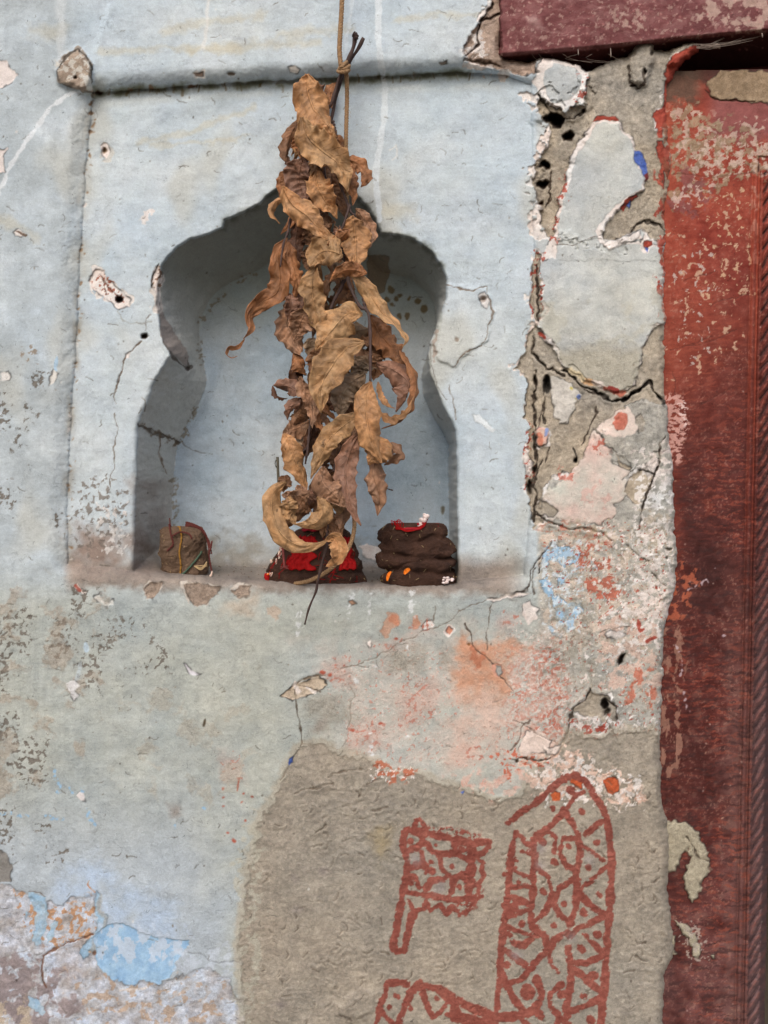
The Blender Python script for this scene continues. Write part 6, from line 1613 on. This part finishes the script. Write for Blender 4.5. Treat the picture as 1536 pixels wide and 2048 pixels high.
class Lump:
    """a lumpy body standing on the sill: u centre(h), half width(h) in px, depth centre and half depth in metres"""
    def __init__(s, vb, vt, hh, uc, hw, dc, hd, sq=2.6, grooves=(), seed=0, amp=.0022, topdip=.0):
        s.__dict__.update(vb=vb, vt=vt, hh=hh, uc=uc, hw=hw, dc=dc, hd=hd, sq=sq, grooves=grooves, seed=seed, amp=amp, topdip=topdip)
        s.k = (D + dc) / D
    def at(s, th, h, off=0.0):
        """th: 0 faces +x, -pi/2 faces the camera; h 0..1 side, 1..2 the cap closing to the centre"""
        hc = min(h, 1.0)
        cap = max(h - 1.0, 0.0)
        ct, st = math.cos(th), math.sin(th)
        e = 2.0 / s.sq
        cx = math.copysign(abs(ct) ** e, ct); cy = math.copysign(abs(st) ** e, st)
        rs = 1.0
        rnd_top = .12; rnd_bot = .06
        if hc > 1 - rnd_top: rs *= .86 + .14 * math.sqrt(max(0, 1 - ((hc - 1 + rnd_top) / rnd_top) ** 2))
        if hc < rnd_bot: rs *= .93 + .07 * math.sqrt(max(0, 1 - ((rnd_bot - hc) / rnd_bot) ** 2))
        for (gh, gw, ga, slope, ph) in s.grooves:
            x = (hc - gh - slope * ct - .035 * math.sin(th * 2 + ph) - .05 * mnoise.noise(Vector((th * 2.2, ph, s.seed)))) / gw
            rs *= 1 - ga * math.exp(-x * x) * (.75 + .8 * mnoise.noise(Vector((th * 1.3, gh * 9, s.seed))))
        rs *= (1 - cap)
        uc = np.interp(hc, s.hh, s.uc); hw = np.interp(hc, s.hh, s.hw)
        x = (uc - 768) * S * s.k + cx * hw * S * s.k * rs
        y = s.dc + cy * s.hd * rs * (hw / max(s.hw))
        z0 = ZC + (1024 - s.vb) * S * s.k; z1 = ZC + (1024 - s.vt) * S * s.k
        z = z0 + (z1 - z0) * hc - s.topdip * math.sin(cap * math.pi / 2) ** 1.5
        p = Vector((x, y, z))
        q = p * 1.0
        d = mnoise.noise(q * 55 + Vector((s.seed, 0, 0))) * s.amp * 1.5 + mnoise.noise(q * 130 + Vector((s.seed, 3, 0))) * s.amp * .5 + mnoise.noise(q * 420) * s.amp * .38 + mnoise.noise(q * 950) * s.amp * .24
        dirv = Vector((cx * (1 - cap), cy * (1 - cap), cap)).normalized() if (abs(cx) + abs(cy)) > 0 else Vector((0, 0, 1))
        return np.array(p + dirv * (d + off))
    def mesh(s, name, mat, parent, nt_=230, nh=130, ncap=30):
        V_, F = [], []
        rows = [i / nh for i in range(nh + 1)] + [1 + (i + 1) / ncap for i in range(ncap)]
        for h in rows:
            for j in range(nt_):
                V_.append(s.at(2 * math.pi * j / nt_, h))
        for i in range(len(rows) - 1):
            for j in range(nt_):
                a = i * nt_ + j; b = i * nt_ + (j + 1) % nt_
                F.append((a, b, b + nt_, a + nt_))
        F.append(tuple(range(nt_))[::-1])
        return mesh_from(name, V_, F, mat, parent)
    def fibres(s, parent, n, seed, mat=None):
        r = random.Random(seed); mb = MB()
        for _ in range(n):
            th = r.uniform(-3.0, -.1); h = r.uniform(.03, .99)
            p = s.at(th, h, .0002); q = s.at(th + r.uniform(-.07, .07), min(h + r.uniform(-.06, .06), 1), .0006)
            mb.tube(np.array([p, q]), r.uniform(.35, .9) * S * .8, 4, True)
        o = mb.build('straw_bits', mat or M_straw, parent); o['kind'] = 'stuff'
        return o
def cake_thing(name, L_, label):
    t = empty(name, unproj(np.interp(0, L_.hh, L_.uc), L_.vb, L_.dc))
    tag(t, label, 'dung cake', 'cow dung offerings on the niche sill')
    return t

# right: coiled, dark
R_ = Lump(1171, 1046, [0, .12, .25, .4, .52, .7, .86, 1], [834, 834, 835, 832, 833, 829, 826, 830], [70, 76, 80, 80, 77, 73, 68, 62], .034, .030, 2.5,
          [(.25, .05, .22, .03, 0), (.49, .05, .24, -.05, 1.5), (.72, .05, .20, .04, 3), (.37, .022, .10, .10, 4.4)], 3, .0028, topdip=.010)
rc = cake_thing('dung_cake', R_, 'dark coiled dung cake at right end of the sill, topped with red thread')
R_.mesh('cake_body', M_dung, rc)
R_.fibres(rc, 46, 4)
def curve_on(L_, pts, off, r, mat, name, parent, rope=False, n=40, pitch=6):
    """thread lying on a lump: pts of (theta, h)"""
    p = crom(np.array([(a, b) for a, b in pts]), n)
    w = np.array([L_.at(a, b, off) for a, b in p])
    mb = MB()
    if rope: mb.rope(w, r, pitch * S, 2, 6)
    else: mb.tube(w, r, 6)
    return mb.build(name, mat, parent)
mb = MB()
for k in range(9):
    u0 = rnd.uniform(784, 796); pts = [(u0, 1052, .014), (u0 + rnd.uniform(-6, 8), 1052 - rnd.uniform(6, 14), .013), (u0 + rnd.uniform(0, 14), 1050 - rnd.uniform(0, 12), .012), (u0 + rnd.uniform(4, 16), 1056, .010)]
    mb.tube(pathpx(pts, 12), .7 * S, 5)
for k in range(5):
    pts = [(790 + k * 2, 1056 + rnd.uniform(-2, 3), .010), (812, 1060 + rnd.uniform(-3, 3), .006), (835, 1057 + rnd.uniform(-3, 3), .006), (848, 1050 + rnd.uniform(-3, 3), .010), (856, 1036, .016)]
    mb.tube(pathpx(pts, 18), 1.0 * S, 5)
mb.build('red_thread', M_red, rc)
mb = MB()
mb.ellipsoid(unproj(822, 1058, .012), [(24 * S, 0, 0), (0, .008, 0), (0, 0, 4 * S)], 12, 8)
o = mb.build('red_powder', M_redp, rc)
mb = MB()
mb.ellipsoid(unproj(872, 1053, .020), [(9 * S, 0, 2 * S), (0, .004, 0), (0, 0, 7 * S)], 12, 8)
mb.build('red_powder', M_redp, rc)
tuft = empty('cotton_tuft', unproj(848, 1052, .014))
tag(tuft, 'small white tuft of cotton wool with a red stain standing on the coiled dark cake', 'cotton tuft')
mb = MB()
for k in range(26):
    t_ = k / 25
    x = 840 + 12 * t_ + rnd.uniform(-4, 4); y = 1052 - 20 * t_ + rnd.uniform(-3, 3); r = rnd.uniform(3.0, 5.4) * (1 if t_ < .9 else .7)
    mb.ellipsoid(unproj(x, y, .013 + rnd.uniform(-.002, .002)), [(r * S, 0, 0), (0, r * S, 0), (0, 0, r * S * .9)], 8, 6)
mb.build('wad', M_white, tuft)
mb = MB()
for x, y, r in ((838, 1056, 3.4), (830, 1058, 3.6), (836, 1048, 2.6), (846, 1046, 2.2)):
    mb.ellipsoid(unproj(x, y, .0095), [(r * S, 0, 0), (0, .6 * r * S, 0), (0, 0, r * S)], 8, 6)
mb.build('red_stain', M_redp, tuft)
def petal(pts, w, dep, label, mat=M_orange):
    p = pathpx([(x, y, dep - .0015 * math.sin(i)) for i, (x, y) in enumerate(pts)], 12)
    t, n, b = frames(p)
    V_, F = [], []
    side = np.cross(t, [0, -1, 0]); side /= np.linalg.norm(side, axis=1, keepdims=True)
    for i in range(12):
        ww = w * S * (.15 + math.sin(math.pi * min(1, i / 11 * .95 + .05)) ** .7)
        for j, q in enumerate((-1, -.4, .4, 1)):
            V_.append(p[i] + side[i] * ww * q + np.array([0, -.0012 * (q * q) + .0006 * math.sin(i * 1.7 + j), 0]))
    for i in range(11):
        for j in range(3):
            a = i * 4 + j; F.append((a, a + 1, a + 5, a + 4))
    o = mesh_from('marigold_petal', V_, F, mat)
    me = o.modifiers.new('thickness', 'SOLIDIFY'); me.thickness = .0004
    o.location = (0, 0, 0)
    tag(o, label, 'petal')
petal([(782, 1143), (777, 1150), (774, 1162)], 2.4, .0025, 'thin orange petal stuck low on the left of the coiled dark cake')
petal([(820, 1138), (814, 1141), (808, 1148)], 3.4, .0010, 'broad orange petal stuck mid front of the coiled dark cake')
mb = MB()
for k in range(12):
    x = 898 + rnd.uniform(-14, 8); y = 1160 + rnd.uniform(-7, 6) + (898 - x) * .25; r = rnd.uniform(2.5, 5)
    mb.ellipsoid(unproj(x, y, .008 + rnd.uniform(-.001, .001)), [(r * S, 0, 0), (0, r * S, 0), (0, 0, r * S * .7)], 8, 6)
o = mb.build('cotton_scrap', M_white); tag(o, 'grey white scrap of cotton wedged under right side of the coiled cake', 'cotton')

# middle: broad low cake with red cloth
Mc = Lump(1167, 1056, [0, .15, .35, .6, .85, 1], [630, 630, 632, 634, 640, 644], [101, 100, 90, 78, 60, 48], .034, .027, 2.8, [(.22, .04, .07, .03, 0), (.5, .05, .05, -.05, 2)], 8, .0028, topdip=.004)
mc = cake_thing('dung_cake', Mc, 'broad dark dung cake under the hanging leaves, wrapped in bright red cloth')
Mc.mesh('cake_body', M_dung, mc)
Mc.fibres(mc, 40, 6)
def cloth_patch(L_, th0, th1, h0, h1, off, name, mat, parent, seed=0):
    n, m = 26, 22; V_, F = [], []
    for i in range(n):
        for j in range(m):
            a = th0 + (th1 - th0) * i / (n - 1); h = h0 + (h1 - h0) * j / (m - 1)
            a += .03 * math.sin(j * .8 + seed); h += .012 * math.sin(i * .7 + seed)
            o_ = off + .0012 * mnoise.noise(Vector((i * .25, j * .12, seed))) + .0006 * math.sin(i * .9)
            V_.append(L_.at(a, h, max(o_, .0006)))
    for i in range(n - 1):
        for j in range(m - 1):
            a = i * m + j; F.append((a, a + 1, a + m + 1, a + m))
    o = mesh_from(name, V_, F, mat, parent)
    s_ = o.modifiers.new('thickness', 'SOLIDIFY'); s_.thickness = .0005
    return o
cloth = empty('red_cloth', unproj(640, 1110, .008))
tag(cloth, 'strip of bright red cloth laid over the broad middle cake behind the lowest leaves', 'cloth')
cloth_patch(Mc, -2.02, -1.58, .28, .86, .0022, 'cloth_panel', M_red, cloth, 1)
cloth_patch(Mc, -1.15, -.66, .28, .84, .0028, 'cloth_panel', M_red, cloth, 4)
cloth_patch(Mc, -2.2, -1.4, .95, 1.4, .0035, 'cloth_fold', M_redp, cloth, 7)
mb = MB()
for k in range(46):
    th = rnd.choice([-2.06, -1.5, -1.26, -.63, rnd.uniform(-2.6, -.6), -2.6]); h = rnd.uniform(.15, .9)
    mb.tube(np.array([Mc.at(th, h, .0024), Mc.at(th + rnd.uniform(-.15, .15), h - rnd.uniform(.0, .12), .003), Mc.at(th + rnd.uniform(-.2, .2), h - rnd.uniform(.05, .2), .0012)]), .55 * S, 4, False)
fo = mb.build('loose_threads', M_red, cloth); fo['kind'] = 'stuff'
r_ = random.Random(12)
for k in range(16):
    th = r_.uniform(-2.95, -2.42); h = r_.uniform(.16, .72)
    c = Mc.at(th, h, .0006); a = r_.uniform(-.6, .6)
    mb = MB()
    ax = np.array([math.sin(a) * .0028, 0, math.cos(a) * .0028]) * .9
    mb.ellipsoid(c, [(math.cos(a) * .0011, 0, -math.sin(a) * .0011), (0, .0010, 0), ax], 8, 6)
    mb.build('rice_grain', M_rice, mc)
mb = MB()
mb.ellipsoid(Mc.at(-2.75, .13, .001), [(5 * S, 0, 2 * S), (0, .002, 0), (-3 * S, 0, 9 * S)], 10, 8)
mb.build('red_powder', M_red, mc)
mb = MB()
mb.ellipsoid(Mc.at(-2.66, .19, .002), [(5 * S, 0, 1 * S), (0, .0015, 0), (0, 0, 2.4 * S)], 8, 6)
mb.build('orange_fleck', M_orange, mc)
mb = MB(); mb.tube(pathpx([(564, 1082, .004), (567, 1110, .0025), (569, 1136, .001)], 12), 2.4 * S, 8); 
for k in range(10): mb.tube(pathpx([(569, 1134, .001), (569 + rnd.uniform(-9, 9), 1134 + rnd.uniform(-3, 5), -.0005)], 3), .9 * S, 4)
o = mb.build('incense_stub', plain_material('pink_incense', (142, 74, 70), .85, .2, 200, .3)); tag(o, 'pinkish brown incense stub with a red tip leaning on the left of the red-clothed cake', 'incense stick')
mb = MB(); mb.tube(pathpx([(555, 914, .045), (556, 940, .045), (559, 1000, .045), (564, 1080, .045)], 14), 3.0 * S, 8)
mb.tube(pathpx([(552, 920, .045), (550, 928, .043), (553, 935, .044)], 5), 1.0 * S, 5)
o = mb.build('incense_stick', M_wood); tag(o, 'grey green burnt incense stick standing upright behind the curled leaf', 'incense stick')

# left: small squarish cake bound with threads
Lc = Lump(1150, 1053, [0, .1, .3, .5, .75, .92, 1], [372, 371, 370, 370, 370, 368, 366], [43, 46, 47, 46, 45, 43, 38], .050, .022, 2.3, [(.55, .12, .05, .0, 1), (.8, .07, .04, .1, 2)], 15, .0038)
lc = cake_thing('dung_cake', Lc, 'small lighter squarish dung cake in the left corner bound with coloured threads')
Lc.mesh('cake_body', M_dung2, lc, 130, 70, 20)
Lc.fibres(lc, 26, 9)
o = curve_on(Lc, [(-1.62, 1.06), (-1.52, .98), (-1.5, .8), (-1.56, .5), (-1.54, .25), (-1.58, .04)], .0012, 1.9 * S, M_thy, 'thread', lc, True); o['label'] = 'yellow thread'
o = curve_on(Lc, [(-.55, .50), (-.78, .38), (-1.1, .25), (-1.4, .10), (-1.62, .0)], .0020, 2.0 * S, M_thg, 'thread', lc, True); o['label'] = 'green thread'
mb = MB()
for k in range(4):
    mb.rope(pathpx([(380 - k * 2, 1052 + k, .038), (372, 1044 + k * 2, .040), (392 + k, 1050 + k * 2, .038), (408, 1062 + k * 2, .040), (416 + rnd.uniform(-3, 3), 1084, .042), (420 + rnd.uniform(-4, 4), 1108, .036)], 40), 1.5 * S, 8 * S, 2, 5)
o = mb.build('thread', M_thr, lc); o['label'] = 'dark red twisted thread loop'
mb = MB()
mb.rope(pathpx([(338, 1048, .034), (342, 1070, .0275), (346, 1088, .0265), (338, 1098, .0265), (334, 1102, .0265)], 24), 2.0 * S, 8 * S, 2, 5)
mb.rope(pathpx([(344, 1072, .0275), (360, 1064, .027), (378, 1068, .027), (384, 1078, .027)], 24), 1.8 * S, 8 * S, 2, 5)
mb.tube(pathpx([(339, 1036, .036), (340, 1046, .036), (342, 1054, .034)], 8), 1.2 * S, 5)
o = mb.build('thread', M_thr, lc); o['label'] = 'dark red thread'
mb = MB()
mb.rope(pathpx([(424, 1082, .040), (422, 1095, .036), (418, 1108, .034), (420, 1124, .034), (424, 1146, .034)], 24), 1.9 * S, 8 * S, 2, 5)
o = mb.build('thread', M_thr, lc); o['label'] = 'dark red thread end'
mb = MB(); mb.tube(pathpx([(424, 1142, .033), (423, 1148, .032), (420, 1154, .032)], 6), np.linspace(1.2, 2.6, 6) * S, 6)
o = mb.build('thread_tip', M_rice, lc)
mb = MB()
for k in range(7): mb.tube(pathpx([(388, 1132, .028), (402, 1136 + rnd.uniform(-6, 6), .027), (414, 1128 + rnd.uniform(-6, 6), .029)], 8), .9 * S, 5)
mb.build('straw_tuft', M_straw, lc)

# grit and scraps on the sill
mb = MB()
for k in range(230):
    x = rnd.uniform(345, 905); dd = rnd.uniform(.03, .125)
    f = (dd - .03) / .095
    y = np.interp(x, [340, 600, 900], [1150, 1160, 1166]) - f * 24 + rnd.uniform(-1, 1)
    r = rnd.uniform(.4, 1.5) * (2 if rnd.random() < .05 else 1)
    mb.ellipsoid(unproj(x, y, dd - .002), [(r * S, 0, 0), (0, r * S, 0), (0, 0, r * S * .7)], 5, 4)
o = mb.build('sill_grit', plain_material('grit', (116, 98, 82), .95, .3, 200, .4)); tag(o, 'brown grit and crumbs scattered over the niche sill', 'grit', kind='stuff')

# speckled insect case on the wall
case = empty('insect_case', unproj(443, 391, .02))
tag(case, 'tiny speckled pale insect case stuck to the wall above the left shoulder of the niche', 'insect case')
mb = MB(); mb.ellipsoid(unproj(444, 389, .021), [(8 * S, 0, 3 * S), (0, 3.4 * S, 0), (-4 * S, 0, 12 * S)], 12, 10); mb.build('shell', plain_material('case_shell', (176, 170, 146), .9, .25, 300, .5), case)
mb = MB()
for k in range(46):
    a = rnd.uniform(0, 6.28); r = rnd.random() ** .5
    x = 444 + 7.5 * r * math.cos(a) - 3 * r * math.sin(a); y = 389 + 11 * r * math.sin(a)
    mb.ellipsoid(unproj(x, y, .0215 - .0018 * math.sqrt(1 - r * r)), [(1.3 * S, 0, 0), (0, .8 * S, 0), (0, 0, 1.3 * S)], 6, 4)
mb.ellipsoid(unproj(436, 402, .020), [(2.6 * S, 0, 0), (0, 2 * S, 0), (0, 0, 5 * S)], 6, 5)
mb.build('dark_specks', plain_material('case_specks', (44, 40, 32), .9, .3, 200, .3), case)

# cobwebs by the lintel
M_web = plain_material('cobweb', (150, 136, 126), .95, .1, 200, .2)
web_t = empty('cobweb', unproj(1400, 92, -.004)); tag(web_t, 'dusty cobweb strands strung under the lintel at the broken corner of the wall', 'cobweb')
web = MB()
for k in range(16):
    y0 = rnd.uniform(88, 98); x0 = rnd.uniform(1385, 1402)
    x2_ = rnd.uniform(1420, 1530); y2_ = 64 + (1536 - x2_) * .12 + rnd.uniform(0, 18)
    web.tube(pathpx([(x0, y0, -.004), ((x0 + x2_) / 2, (y0 + y2_) / 2 + rnd.uniform(0, 7), -.002), (x2_, y2_, .004)], 12), rnd.uniform(.25, .6) * S, 4)
for k in range(8):
    x0 = rnd.uniform(1040, 1300)
    web.tube(pathpx([(x0, 108, -.002), (x0 + rnd.uniform(-30, 30), 118, .004), (x0 + rnd.uniform(20, 60), 126, .006)], 10), .3 * S, 4)
for k in range(12):
    x0 = rnd.uniform(1425, 1436); web.tube(pathpx([(x0, 88, -.001), (x0 + rnd.uniform(-6, 6), 92, -.002), (x0 + rnd.uniform(-8, 8), 97, -.001)], 5), .9 * S, 4)
for x0, y0, L in ((1156, 98, 12), (1221, 96, 18), (1524, 66, 9)):
    web.tube(pathpx([(x0, y0, -.008), (x0 + 1, y0 + L, -.008)], 4), np.array([.5, 1, 1.2, .8]) * S, 5)
o = web.build('strands', M_web, web_t); o['kind'] = 'stuff'
